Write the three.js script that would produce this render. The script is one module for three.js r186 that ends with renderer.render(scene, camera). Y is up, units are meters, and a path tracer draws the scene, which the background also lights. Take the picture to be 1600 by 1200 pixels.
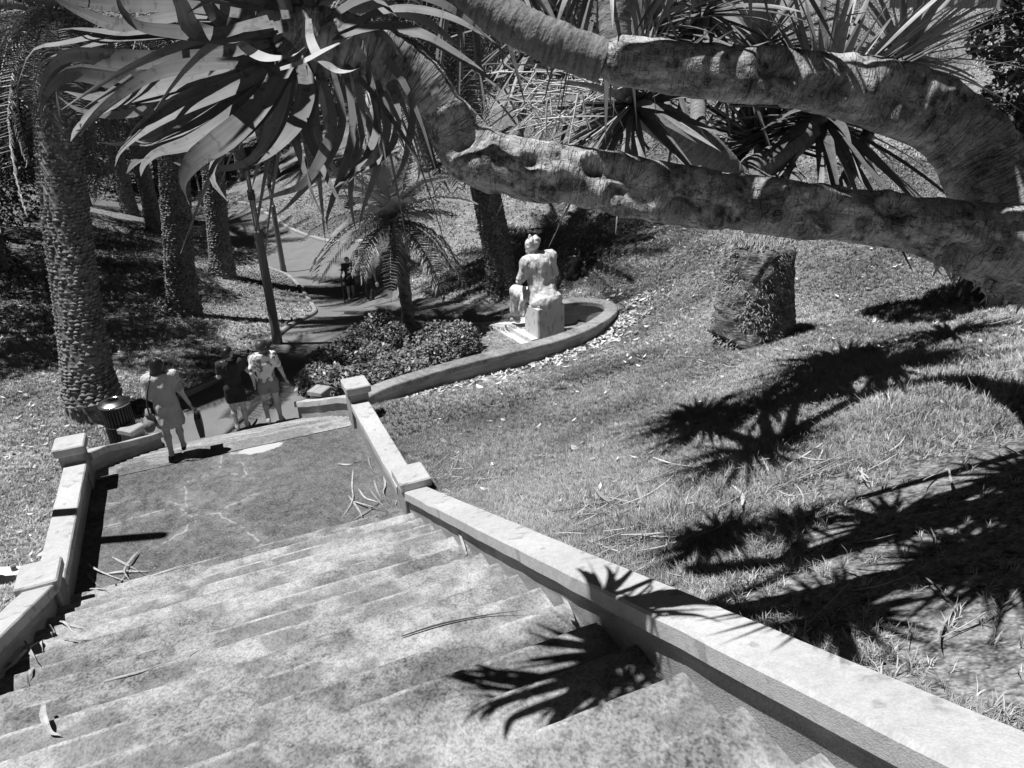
import * as THREE from 'three';
import { mergeGeometries, mergeVertices, toCreasedNormals } from 'three/addons/utils/BufferGeometryUtils.js';

// ---------- camera, sky, sun, exposure ----------
const V3 = THREE.Vector3, RAD = Math.PI / 180;
const scene = new THREE.Scene();
const PITCH = 24.38 * RAD, ROLL = 2.31 * RAD, FOCAL = 1153;
const camera = new THREE.PerspectiveCamera(2 * Math.atan(600 / FOCAL) / RAD, 4 / 3, 0.05, 600);
camera.rotation.order = 'YXZ';
camera.position.set(0, 0, 0);
camera.rotation.set(-PITCH, 0, -ROLL);
scene.add(camera);

const skyW = 64, skyH = 32, skyData = new Float32Array(skyW * skyH * 4);
for (let j = 0; j < skyH; j++) for (let i = 0; i < skyW; i++) {
  const up = Math.max(0, Math.sin(((j + 0.5) / skyH - 0.5) * Math.PI));
  const v = 0.02 - 0.007 * Math.sqrt(up), o = (j * skyW + i) * 4;
  skyData[o] = skyData[o + 1] = skyData[o + 2] = v; skyData[o + 3] = 1;
}
const skyTex = new THREE.DataTexture(skyData, skyW, skyH, THREE.RGBAFormat, THREE.FloatType);
skyTex.mapping = THREE.EquirectangularReflectionMapping; skyTex.magFilter = skyTex.minFilter = THREE.LinearFilter; skyTex.needsUpdate = true;
scene.background = skyTex; scene.environment = skyTex;

const SUN = new V3(-0.39, 1, 0.03).normalize();               // towards the sun: high, from the left
const sun = new THREE.DirectionalLight(0xffffff, 4.8);
sun.position.copy(SUN).multiplyScalar(60).add(new V3(0, -5, -18)); sun.target.position.set(0, -5, -18);
sun.castShadow = true; sun.shadow.radius = 1; sun.shadow.mapSize.set(4096, 4096);
Object.assign(sun.shadow.camera, { left: -40, right: 40, top: 40, bottom: -40, near: 1, far: 160 });
scene.add(sun, sun.target);

const renderer = new THREE.WebGLRenderer({ antialias: true });
renderer.toneMapping = THREE.LinearToneMapping;
renderer.toneMappingExposure = 1.5;
renderer.shadowMap.enabled = true;

// ---------- helpers ----------
function rng(seed) { let a = seed >>> 0; return () => { a = (a + 0x6d2b79f5) | 0; let t = Math.imul(a ^ (a >>> 15), 1 | a); t = (t + Math.imul(t ^ (t >>> 7), 61 | t)) ^ t; return ((t ^ (t >>> 14)) >>> 0) / 4294967296; }; }
const clamp = (x, a = 0, b = 1) => Math.min(b, Math.max(a, x)), mix = (a, b, t) => a + (b - a) * t;
const smooth = (a, b, x) => { const t = clamp((x - a) / (b - a)); return t * t * (3 - 2 * t); };
function h2(ix, iy, s) { let h = Math.imul(ix, 374761393) ^ Math.imul(iy, 668265263) ^ Math.imul(s, 2147483647 ^ 0x5bd1e995); h = Math.imul(h ^ (h >>> 13), 1274126177); return ((h ^ (h >>> 16)) >>> 0) / 4294967296; }
function vnoise(x, y, s = 0, per = 0, perY = per) {
  const xi = Math.floor(x), yi = Math.floor(y), fx = x - xi, fy = y - yi, u = fx * fx * (3 - 2 * fx), v = fy * fy * (3 - 2 * fy);
  let x1 = xi + 1, y1 = yi + 1, x0 = xi, y0 = yi; if (per) { x0 %= per; x1 %= per; y0 %= perY; y1 %= perY; }
  const a = h2(x0, y0, s), b = h2(x1, y0, s), c = h2(x0, y1, s), d = h2(x1, y1, s);
  return mix(mix(a, b, u), mix(c, d, u), v);
}
function fbm(x, y, oct = 4, s = 0, per = 0, perY = per) { let a = 0, w = 0.5, t = 0; for (let o = 0; o < oct; o++) { a += w * vnoise(x, y, s + o, per, perY); t += w; w *= 0.5; x *= 2; y *= 2; per *= 2; perY *= 2; } return a / t; }
function h3(x, y, z, s) { return h2(x + Math.imul(z, 7919), y ^ Math.imul(z, 104729), s + z * 31); }
function noise3(x, y, z, s = 0) {
  const xi = Math.floor(x), yi = Math.floor(y), zi = Math.floor(z), fx = x - xi, fy = y - yi, fz = z - zi;
  const u = fx * fx * (3 - 2 * fx), v = fy * fy * (3 - 2 * fy), w = fz * fz * (3 - 2 * fz);
  const g = (a, b, c) => h3(xi + a, yi + b, zi + c, s);
  return mix(mix(mix(g(0, 0, 0), g(1, 0, 0), u), mix(g(0, 1, 0), g(1, 1, 0), u), v), mix(mix(g(0, 0, 1), g(1, 0, 1), u), mix(g(0, 1, 1), g(1, 1, 1), u), v), w);
}
function fbm3(x, y, z, oct = 3, s = 0) { let a = 0, w = 0.5, t = 0; for (let o = 0; o < oct; o++) { a += w * noise3(x, y, z, s + o); t += w; w *= 0.5; x *= 2; y *= 2; z *= 2; } return a / t; }

const cP = Math.cos(PITCH), sP = Math.sin(PITCH), cR = Math.cos(ROLL), sR = Math.sin(ROLL);
function at(px, py, k) {                                       // the point k metres in front of the camera seen at a place in the photograph
  const a0 = (px - 800) / FOCAL, b0 = (600 - py) / FOCAL, a = a0 * cR + b0 * sR, b = -a0 * sR + b0 * cR;
  return new V3(a * k, (b * cP - sP) * k, -(cP + b * sP) * k);
}
function atY(px, py, y) { const v = at(px, py, 1); return v.multiplyScalar(y / v.y); }
const AZ = 22.61 * RAD, Sx = -Math.sin(AZ), Sf = Math.cos(AZ), Rx = Math.cos(AZ), Rf = Math.sin(AZ);
const SR = (s, r, y) => new V3(s * Sx + r * Rx, y, -(s * Sf + r * Rf));   // stair frame: s down the flight, r to its right
const toSR = (x, f) => [x * Sx + f * Sf, x * Rx + f * Rf];

// ---------- textures and materials ----------
function tex(size, repeatMetres, fn, srgb) {
  const d = new Uint8Array(size * size * 4);
  for (let j = 0; j < size; j++) for (let i = 0; i < size; i++) {
    const v = clamp(fn(i / size, j / size, i, j)), o = (j * size + i) * 4;
    const b = Math.round(255 * (srgb ? (v <= 0.0031308 ? 12.92 * v : 1.055 * Math.pow(v, 1 / 2.4) - 0.055) : v));
    d[o] = d[o + 1] = d[o + 2] = b; d[o + 3] = 255;
  }
  const t = new THREE.DataTexture(d, size, size, THREE.RGBAFormat); t.wrapS = t.wrapT = THREE.RepeatWrapping;
  t.magFilter = THREE.LinearFilter; t.minFilter = THREE.LinearMipmapLinearFilter; t.generateMipmaps = true;
  if (srgb) t.colorSpace = THREE.SRGBColorSpace;
  t.repeat.set(1 / repeatMetres, 1 / repeatMetres); t.needsUpdate = true; return t;
}
const grey = (v) => new THREE.Color().setRGB(v, v, v);
function mat(v, o = {}) { return new THREE.MeshStandardMaterial({ color: grey(v), roughness: 0.9, metalness: 0, ...o }); }
function leafMat(v, o = {}) { return new THREE.MeshPhysicalMaterial({ color: grey(v), roughness: 0.55, side: THREE.DoubleSide, ...o }); }

// ---------- objects ----------
const names = {};
function numbered(n) { if (!(n in names)) { names[n] = 0; return n; } names[n]++; return n + '_' + String(names[n]).padStart(3, '0'); }
function shade(o) { o.traverse((m) => { if (m.isMesh) { m.castShadow = true; m.receiveShadow = true; } }); return o; }
function tag(o, label, category, group, kind) { o.userData = { ...o.userData, label, category }; if (group) o.userData.group = group; if (kind) o.userData.kind = kind; return o; }
function thing(name, label, category, pos, turn = 0, group) { const g = new THREE.Group(); g.name = numbered(name); if (pos) g.position.copy(pos); g.rotation.y = turn; scene.add(g); return tag(g, label, category, group); }
function part(name, geo, m, parent) { const o = new THREE.Mesh(geo, m); o.name = name; o.castShadow = o.receiveShadow = true; parent.add(o); return o; }
function one(name, geo, m, label, category, group, kind) { const o = part(numbered(name), geo, m, scene); return tag(o, label, category, group, kind); }
function struct(name, geo, m) { const o = part(numbered(name), geo, m, scene); o.userData.kind = 'structure'; return o; }

// ---------- geometry ----------
// a skin over a row of closed rings; uv in metres
function loft(rings, { caps = true, smoothN = false, crease = 0.7, vScale = 1 } = {}) {
  const n = rings[0].length, pos = [], uv = [], idx = []; let v = 0;
  for (let i = 0; i < rings.length; i++) {
    if (i) { let d = 0; for (let j = 0; j < n; j++) d = Math.max(d, rings[i][j].distanceTo(rings[i - 1][j])); v += d; }
    let u = 0;
    for (let j = 0; j <= n; j++) { const p = rings[i][j % n]; if (j) u += rings[0][j % n].distanceTo(rings[0][j - 1]); pos.push(p.x, p.y, p.z); uv.push(u, v * vScale); }
  }
  const w = n + 1;
  for (let i = 0; i + 1 < rings.length; i++) for (let j = 0; j < n; j++) { const a = i * w + j, b = a + 1, c = a + w, d = c + 1; idx.push(a, b, d, a, d, c); }
  if (caps) for (const i of [0, rings.length - 1]) {
    const base = pos.length / 3, c = new V3(); rings[i].forEach((p) => c.addScaledVector(p, 1 / n)); let u0 = rings[i][0];
    const ex = rings[i][1].clone().sub(rings[i][0]).normalize(), ey = rings[i][2 % n].clone().sub(rings[i][1]).normalize();
    for (const p of [c, ...rings[i]]) { pos.push(p.x, p.y, p.z); uv.push(p.clone().sub(u0).dot(ex), p.clone().sub(u0).dot(ey)); }
    for (let j = 0; j < n; j++) { const a = base + 1 + j, b = base + 1 + (j + 1) % n; i ? idx.push(base, a, b) : idx.push(base, b, a); }
  }
  let g = new THREE.BufferGeometry();
  g.setAttribute('position', new THREE.Float32BufferAttribute(pos, 3)); g.setAttribute('uv', new THREE.Float32BufferAttribute(uv, 2)); g.setIndex(idx);
  g.computeVertexNormals();
  if (smoothN) { // close the seam
    const nn = g.attributes.normal; for (let i = 0; i < rings.length; i++) { const a = i * w, b = i * w + n, x = nn.getX(a) + nn.getX(b), y = nn.getY(a) + nn.getY(b), z = nn.getZ(a) + nn.getZ(b), l = Math.hypot(x, y, z) || 1; nn.setXYZ(a, x / l, y / l, z / l); nn.setXYZ(b, x / l, y / l, z / l); }
    return g;
  }
  return toCreasedNormals(g, crease);
}
// rings round a path of {p, r}; disp(angle, alongMetres, point) adds to the radius
function pathRings(pts, sides, step, disp = () => 0) {
  const curve = new THREE.CatmullRomCurve3(pts.map((q) => q.p), false, 'centripetal'), len = curve.getLength(), n = Math.max(2, Math.round(len / step));
  const rings = [], up = new V3(0, 1, 0); let nrm = null;
  for (let i = 0; i <= n; i++) {
    const u = i / n, tt = curve.getUtoTmapping(u), p = curve.getPoint(tt), t = curve.getTangent(tt).normalize();
    const q = tt * (pts.length - 1), a = Math.min(pts.length - 2, Math.floor(q)), r = mix(pts[a].r, pts[a + 1].r, q - a);
    if (!nrm) nrm = (Math.abs(t.y) > 0.9 ? new V3(1, 0, 0) : up.clone()); nrm.addScaledVector(t, -nrm.dot(t)).normalize();
    const bi = new V3().crossVectors(t, nrm), ring = [];
    for (let j = 0; j < sides; j++) { const an = j / sides * Math.PI * 2, dir = nrm.clone().multiplyScalar(Math.cos(an)).addScaledVector(bi, Math.sin(an)); ring.push(p.clone().addScaledVector(dir, r + disp(an, u * len, p.clone().addScaledVector(dir, r), u))); }
    rings.push(ring);
  }
  return rings;
}
const tube = (pts, r0, r1, sides = 6, step = 0.05) => loft(pathRings(pts.map((p, i) => ({ p, r: mix(r0, r1, i / (pts.length - 1)) })), sides, step), { smoothN: true });
// a box with softened edges, given by size and base centre
function block(w, h, d, x = 0, y = 0, z = 0, b = 0.01) {
  const ring = (e, yy) => { const X = w / 2 - e, Z = d / 2 - e, c = Math.min(b, w / 4, d / 4); return [[-X + c, -Z], [X - c, -Z], [X, -Z + c], [X, Z - c], [X - c, Z], [-X + c, Z], [-X, Z - c], [-X, -Z + c]].reverse().map(([p, q]) => new V3(x + p, y + yy, z + q)); };
  return loft([ring(b, 0), ring(0, b), ring(0, h - b), ring(b, h)], { crease: 0.5 });
}
function lathe(profile, seg = 24) { const g = new THREE.LatheGeometry(profile.map(([r, y]) => new THREE.Vector2(r, y)), seg); return g; }
function xf(g, p, rx = 0, ry = 0, rz = 0, sc = 1) { g.applyMatrix4(new THREE.Matrix4().compose(p, new THREE.Quaternion().setFromEuler(new THREE.Euler(rx, ry, rz, 'YXZ')), new V3(sc, sc, sc))); return g; }
// a strap leaf: ribbon with a keel and a little thickness along a row of points, nrm = the way its face looks
function strap(pts, width, nrm, { seg = 12, fold = 0.18, thick = 0.004, base = 0.55, belly = 0.38, twist = 0, tipPow = 0.8 } = {}) {
  const curve = new THREE.CatmullRomCurve3(pts, false, 'centripetal'), rings = [], N = nrm.clone().normalize();
  for (let i = 0; i <= seg; i++) {
    const u = i / seg, p = curve.getPoint(u), t = curve.getTangent(u).normalize();
    let side = new V3().crossVectors(t, N); if (side.lengthSq() < 1e-4) side.set(1, 0, 0); side.normalize();
    if (twist) side.applyAxisAngle(t, twist * u);
    const up = new V3().crossVectors(side, t).normalize(); N.lerp(up, 0.5).normalize();
    const w = width / 2 * (u < belly ? mix(base, 1, Math.sin(u / belly * Math.PI / 2)) : Math.pow(Math.max(0, 1 - (u - belly) / (1 - belly)), tipPow)) + 0.0006;
    const th = thick * (1 - 0.7 * u) + 0.0004;
    rings.push([p.clone().addScaledVector(side, -w).addScaledVector(up, fold * w), p.clone().addScaledVector(up, -th), p.clone().addScaledVector(side, w).addScaledVector(up, fold * w), p.clone().addScaledVector(up, th)]);
  }
  return loft(rings, { caps: false, crease: 0.75 });
}
// ---------- levels: terrain, stairs, path ----------
const LAND = -5.51, NOSE0 = -1.83, GRADE = 0.438, CAP0 = -1.54;
const noseY = (s) => NOSE0 - GRADE * s;
const ctl = [                                                   // x, forward, height
  [-4.6, 14, -6.62], [-4.4, 17, -6.75], [-4.6, 20, -7.1], [-5.2, 24, -7.9], [-6, 28, -8.7], [-9, 33.5, -8.75], [-13.5, 40, -8.8], [-19, 48, -9], [-25, 57, -9.3], [-40, 78, -10],
  [-5.25, 12.5, -6.62], [-6.6, 12.1, -6.62], [-4, 13.1, -6.62], [-4.9, 11.6, -6.5],
  [-7.1, 11.2, -6.25], [-6.75, 8, -6.1], [-7.6, 5.5, -5.5], [-8.6, 13.75, -6.25], [-9.68, 21.05, -6.85], [-11.6, 29.5, -7.7], [-19, 40.3, -8.06], [-21.4, 42.7, -7.7], [-12, 8, -5.9],
  [-14, 14, -5.7], [-14, 19, -6.3], [-22, 31, -5.8], [-27, 41, -5.7], [-40, 40, -4], [-40, 15, -4.2], [-45, 75, -5], [-15, -4, -3], [-8, 0, -3.2], [-30, -5, -3],
  [3.72, 11, -4.4], [6.1, 9.3, -3.55], [7.54, 11.4, -3.8], [6.6, 14.6, -4.1], [-2.35, 13, -6.3], [-0.9, 14.1, -6.35], [0.9, 15, -6.33], [2.6, 16.3, -6.2], [3.4, 17.6, -6.0], [2.2, 19.2, -6.25],
  [0.6, 21.5, -6.6], [-1.5, 21, -6.9], [-1.5, 25, -7.1], [-5.4, 33, -6.9], [-0.2, 40, -4.6], [9.8, 17.3, -3.05], [18.8, 33.3, 0.8], [-14, 50, -6.4], [5, 28, -4.6], [-3, 60, -3.5], [-20, 75, -5], [20, 60, 3], [40, 50, 5], [40, 20, 4], [20, 8, 1], [20, -5, 3],
];
for (const s of [-6, -3, 0, 2, 4, 6, 7.6]) ctl.push([...(() => { const p = SR(s, 2.15, 0); return [p.x, -p.z]; })(), CAP0 - GRADE * s - 0.16], [...(() => { const p = SR(s, 5.5, 0); return [p.x, -p.z]; })(), CAP0 - GRADE * s + 0.45]);
for (const [s, r, y] of [[9, 2.2, -5.17], [10.6, 2.2, -5.3], [12, 2.3, -5.72], [9.5, 4.5, -5.1]]) { const p = SR(s, r, 0); ctl.push([p.x, -p.z, y]); }
const tps = (() => {
  const n = ctl.length, M = n + 3, A = [], U = (d2) => d2 < 1e-9 ? 0 : d2 * Math.log(d2) * 0.5;
  for (let i = 0; i < M; i++) A.push(new Float64Array(M + 1));
  for (let i = 0; i < n; i++) { for (let j = 0; j < n; j++) A[i][j] = U((ctl[i][0] - ctl[j][0]) ** 2 + (ctl[i][1] - ctl[j][1]) ** 2); A[i][i] += 0.6; const e = [1, ctl[i][0], ctl[i][1]]; for (let k = 0; k < 3; k++) A[i][n + k] = A[n + k][i] = e[k]; A[i][M] = ctl[i][2]; }
  for (let c = 0; c < M; c++) { let b = c; for (let i = c + 1; i < M; i++) if (Math.abs(A[i][c]) > Math.abs(A[b][c])) b = i; [A[c], A[b]] = [A[b], A[c]]; for (let i = c + 1; i < M; i++) { const q = A[i][c] / A[c][c]; if (q) for (let j = c; j <= M; j++) A[i][j] -= q * A[c][j]; } }
  const w = new Float64Array(M); for (let i = M - 1; i >= 0; i--) { let v = A[i][M]; for (let j = i + 1; j < M; j++) v -= A[i][j] * w[j]; w[i] = v / A[i][i]; }
  return (x, f) => { let v = w[n] + w[n + 1] * x + w[n + 2] * f; for (let j = 0; j < n; j++) v += w[j] * U((x - ctl[j][0]) ** 2 + (f - ctl[j][1]) ** 2); return v; };
})();
const EX = [[590, 605], [650, 585], [720, 565], [780, 550], [850, 533], [900, 517], [935, 500], [955, 482], [945, 472], [910, 468], [870, 472], [830, 480]].map(([a, b]) => atY(a, b, -6.0));   // the low wall round the statue
const exPoly = [...EX.map((p) => [p.x, -p.z]), [-0.9, 18.6], [-2.4, 17], [-3.4, 14.4]];
function inPoly(x, y, P) { let c = false; for (let i = 0, j = P.length - 1; i < P.length; j = i++) if ((P[i][1] > y) !== (P[j][1] > y) && x < (P[j][0] - P[i][0]) * (y - P[i][1]) / (P[j][1] - P[i][1]) + P[i][0]) c = !c; return c; }
// paths as centre lines with widths
const PATHS = [
  [[-5.25, 12.62, 1.55], [-5.5, 13.5, 1.75], [-5.2, 15, 1.55], [-5.05, 17, 1.35], [-5.1, 20, 1.3], [-5.2, 24, 1.45], [-6.1, 28, 1.7], [-9, 33.5, 1.8], [-13.5, 40, 1.7], [-19, 48, 1.7], [-25, 57, 1.7], [-40, 78, 1.7]],
  [[-5.6, 25.5, 1.4], [-3.6, 22.8, 1.1], [-1.8, 20.4, 1.0], [0.2, 19.6, 0.9]],
].map((pts) => { const c = new THREE.CatmullRomCurve3(pts.map((p) => new V3(p[0], p[2], p[1]))); return c.getPoints(90).map((p) => [p.x, p.z, p.y]); });
function pathDist(x, f) { let b = 9; for (const P of PATHS) for (let i = 0; i < P.length; i++) { const d = Math.hypot(x - P[i][0], f - P[i][1]) - P[i][2]; if (d < b) b = d; } return b; }
function baseY(x, f) {
  let y = tps(x, f);
  if (inPoly(x, f, exPoly)) y = -6.62;
  return y;
}
function groundY(x, f) {
  const [s, r] = toSR(x, f); let y = baseY(x, f);
  if (r > -2.2 && r < 1.86 && s < 13.6 && s > -9) return (s < 7.9 ? noseY(s) : s < 11.3 ? LAND : mix(LAND, -6.62, (s - 11.3) / 2.4)) - 0.45;
  if (f < 70) { const d = pathDist(x, f); y += -0.09 * (1 - smooth(-0.12, 0.06, d)); if (d > 0 && y > -20) y += 0.05 * (fbm(x * 0.9, f * 0.9, 3, 5) - 0.5) * smooth(0, 0.8, d); }
  return y;
}
// how pale the turf is: dry patches, bare earth under the dragon tree
function bareEarth(x, f) { const [s, r] = toSR(x, f); return smooth(1, 0.55, Math.hypot((s - 1.2) / 2.3, (r - 3.6) / 2.2) + 0.9 * (fbm(x * 0.8, f * 0.8, 4, 12) - 0.5)); }
function lawnTone(x, f) { const a = fbm(x * 0.16, f * 0.16, 3, 2), b = fbm(x * 0.8, f * 0.8, 4, 3); return clamp(mix(0.42 + 0.4 * (a - 0.5) + 0.55 * (b - 0.5), 0.46, bareEarth(x, f)), 0.08, 1); }
function gridLines(lo, hi, near0, near1, d0, grow, extra = []) {
  const L = []; for (let v = near0; v <= near1; v += d0) L.push(v);
  for (let v = near1, d = d0; v < hi;) { d *= grow; v += d; L.push(v); } for (let v = near0, d = d0; v > lo;) { d *= grow; v -= d; L.push(v); }
  return L.filter((v) => !extra.some((e) => Math.abs(e - v) < 0.03)).concat(extra).sort((a, b) => a - b);
}
{
  const Ls = gridLines(-14, 150, -2, 26, 0.22, 1.07), Lr = gridLines(-90, 110, -7, 12, 0.2, 1.07, [-2.205, -2.195, 1.855, 1.865]);
  const pos = [], uv = [], idx = [], col = [], w = Lr.length;
  for (const s of Ls) for (const r of Lr) { const p = SR(s, r, 0), y = groundY(p.x, -p.z), c = lawnTone(p.x, -p.z); pos.push(p.x, y, p.z); uv.push(p.x, p.z); col.push(c, c, c); }
  for (let i = 0; i + 1 < Ls.length; i++) for (let j = 0; j + 1 < w; j++) { const a = i * w + j; idx.push(a, a + 1, a + w + 1, a, a + w + 1, a + w); }
  const g = new THREE.BufferGeometry(); g.setAttribute('position', new THREE.Float32BufferAttribute(pos, 3)); g.setAttribute('uv', new THREE.Float32BufferAttribute(uv, 2)); g.setAttribute('color', new THREE.Float32BufferAttribute(col, 3)); g.setIndex(idx); g.computeVertexNormals();
  var groundGeo = g;
}
const T = {};
T.lawn = tex(1024, 3.7, (u, v) => { const a = fbm(u * 22, v * 22, 3, 1, 22), b = fbm(u * 90, v * 90, 3, 9, 90), c = vnoise(u * 340, v * 340, 3, 340); return clamp(0.36 + 0.2 * (a - 0.5) + 0.7 * (b - 0.5) + 0.4 * (c - 0.5) + (c > 0.94 ? 0.35 : 0), 0.03, 1); }, true);
T.lawnB = tex(512, 1.3, (u, v) => fbm(u * 60, v * 60, 3, 4, 60));
const lawnMat = mat(1, { map: T.lawn, vertexColors: true, bumpMap: T.lawnB, bumpScale: 0.03, roughness: 1 });
const ground = struct('ground', groundGeo, lawnMat);

T.asph = tex(512, 1.6, (u, v) => { const a = fbm(u * 4, v * 4, 4, 21, 4), c = vnoise(u * 220, v * 220, 8, 220); return 0.15 + 0.06 * (a - 0.5) + 0.06 * (c - 0.5); }, true);
const asphMat = mat(1, { map: T.asph, bumpMap: T.asph, bumpScale: 0.004 });
function pathSheet(P, lift, trim = 0) {
  const pos = [], uv = [], idx = [], n = P.length, m = 14;
  for (let i = 0; i < n; i++) {
    const a = P[Math.max(0, i - 1)], b = P[Math.min(n - 1, i + 1)], tx = b[0] - a[0], tf = b[1] - a[1], l = Math.hypot(tx, tf);
    for (let j = 0; j <= m; j++) { const o = (j / m * 2 - 1) * (P[i][2] + trim), x = P[i][0] + tf / l * o, f = P[i][1] - tx / l * o, e = Math.abs(j / m * 2 - 1); pos.push(x, baseY(x, f) + lift - 0.05 * smooth(0.9, 1, e), -f); uv.push(x, f); }
  }
  for (let i = 0; i + 1 < n; i++) for (let j = 0; j < m; j++) { const a = i * (m + 1) + j; idx.push(a, a + 1, a + m + 2, a, a + m + 2, a + m + 1); }
  const g = new THREE.BufferGeometry(); g.setAttribute('position', new THREE.Float32BufferAttribute(pos, 3)); g.setAttribute('uv', new THREE.Float32BufferAttribute(uv, 2)); g.setIndex(idx); g.computeVertexNormals(); return g;
}
struct('path', pathSheet(PATHS[0], 0), asphMat); struct('path', pathSheet(PATHS[1], 0.006), asphMat);
// ---------- stairs ----------
T.tread = tex(1536, 6.3, (u, v) => {
  const p = smooth(0.40, 0.62, fbm(u * 5, v * 11, 5, 37, 5, 11) * 0.6 + fbm(u * 8, v * 14, 4, 31, 8, 14) * 0.4);
  const g = vnoise(u * 520, v * 520, 3, 520), m = fbm(u * 120, v * 120, 3, 41, 120), d = smooth(0.60, 0.74, fbm(u * 24, v * 30, 3, 44, 24, 30));
  return clamp(mix(0.18, 0.275, p) + 0.14 * (m - 0.5) + 0.17 * (g - 0.5) * (g > 0.5 ? 0.7 : 1.1) - 0.05 * d, 0.03, 0.72);
}, true);
T.treadB = tex(1024, 1.4, (u, v) => 0.6 * vnoise(u * 190, v * 190, 5, 190) + 0.4 * fbm(u * 30, v * 30, 3, 6, 30));
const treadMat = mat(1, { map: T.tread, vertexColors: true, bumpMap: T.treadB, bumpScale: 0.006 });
T.cop = tex(1024, 2.3, (u, v) => { const a = fbm(u * 4, v * 4, 5, 51, 4), b = fbm(u * 60, v * 60, 3, 52, 60), g = vnoise(u * 400, v * 400, 53, 400), st = smooth(0.62, 0.72, fbm(u * 16, v * 16, 4, 58, 16)); return clamp(0.40 + 0.16 * (a - 0.5) + 0.12 * (b - 0.5) + 0.1 * (g - 0.5) - 0.13 * st - (g > 0.985 ? 0.2 : 0)); }, true);
T.copB = tex(512, 0.8, (u, v) => 0.5 * vnoise(u * 150, v * 150, 5, 150) + 0.5 * fbm(u * 22, v * 22, 4, 6, 22));
const copMat = mat(1, { map: T.cop, bumpMap: T.copB, bumpScale: 0.0022 });
T.wall = tex(1024, 2.1, (u, v) => { const a = fbm(u * 5, v * 5, 5, 61, 5), s = fbm(u * 40, v * 6, 3, 62, 40, 6), g = vnoise(u * 260, v * 260, 63, 260); return clamp(0.26 + 0.18 * (a - 0.5) + 0.16 * (s - 0.5) + 0.1 * (g - 0.5)); }, true);
const wallMat = mat(1, { map: T.wall, bumpMap: T.copB, bumpScale: 0.004 });
// landing: dark worn aggregate with pale cracks and repairs
const crack = (() => {
  const L = [], q = (pts) => { for (let i = 0; i + 1 < pts.length; i++) L.push([...pts[i], ...pts[i + 1]]); };
  const P = (a, b) => { const v = atY(a, b, LAND), [s, r] = toSR(v.x, -v.z); return [r, s]; };
  q([[295, 806], [270, 785], [200, 783], [155, 788]].map(([a, b]) => P(a, b))); q([[295, 806], [340, 803], [380, 825], [412, 852]].map(([a, b]) => P(a, b))); q([[295, 806], [290, 780], [292, 752], [345, 735], [348, 705]].map(([a, b]) => P(a, b)));
  q([[155, 826], [240, 800], [290, 785]].map(([a, b]) => P(a, b))); q([[250, 850], [290, 830], [300, 806]].map(([a, b]) => P(a, b))); q([[345, 735], [385, 745], [378, 720]].map(([a, b]) => P(a, b))); q([[330, 800], [375, 785], [400, 770]].map(([a, b]) => P(a, b)));
  return L;
})();
const patchC = [[405, 700, 0.42, 0.16], [365, 700, 0.3, 0.1], [440, 735, 0.22, 0.13], [350, 740, 0.3, 0.2], [300, 780, 0.3, 0.22], [420, 690, 0.2, 0.1]].map(([a, b, x, y]) => { const v = atY(a, b, LAND), [s, r] = toSR(v.x, -v.z); return [r, s, x, y]; });
T.land = tex(1024, 4, (u, v) => {
  const r = u * 4 - 2.2, s = v * 4 + 7.5, g = vnoise(u * 300, v * 300, 71, 300), m = fbm(u * 50, v * 50, 3, 72, 50), a = fbm(u * 5, v * 5, 4, 73, 5);
  let c = 0.1 + 0.08 * (a - 0.5) + 0.09 * (m - 0.5) + 0.1 * (g - 0.5) + (g > 0.965 ? 0.14 : 0);
  const wr = r + 0.07 * (fbm(u * 30, v * 30, 3, 75) - 0.5), ws = s + 0.07 * (fbm(u * 30, v * 30, 3, 76) - 0.5); let d = 9;
  for (const [x0, y0, x1, y1] of crack) { const dx = x1 - x0, dy = y1 - y0, t = clamp(((wr - x0) * dx + (ws - y0) * dy) / (dx * dx + dy * dy)); d = Math.min(d, Math.hypot(wr - x0 - t * dx, ws - y0 - t * dy)); }
  c += (0.13 * smooth(0.02, 0.004, d) * smooth(0.3, 0.6, m) + 0.07 * smooth(0.25, 0.0, d) * m) * smooth(0.3, 0.55, a + 0.15);
  patchC.forEach(([pr, ps, x, y], i) => { const e = Math.hypot((wr - pr) / x, (ws - ps) / y) + 0.9 * (fbm(u * 22, v * 22, 4, 78) - 0.5); c = mix(c, i ? 0.2 : 0.42, smooth(1, 0.75, e) * (i ? 0.55 * m : 1)); });
  return clamp(c, 0.02, 0.7);
}, true);
T.land.offset.set(0.55, -1.875);                               // uv carries r and s in metres
const landMat = mat(1, { map: T.land, bumpMap: T.treadB, bumpScale: 0.005 });

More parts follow.
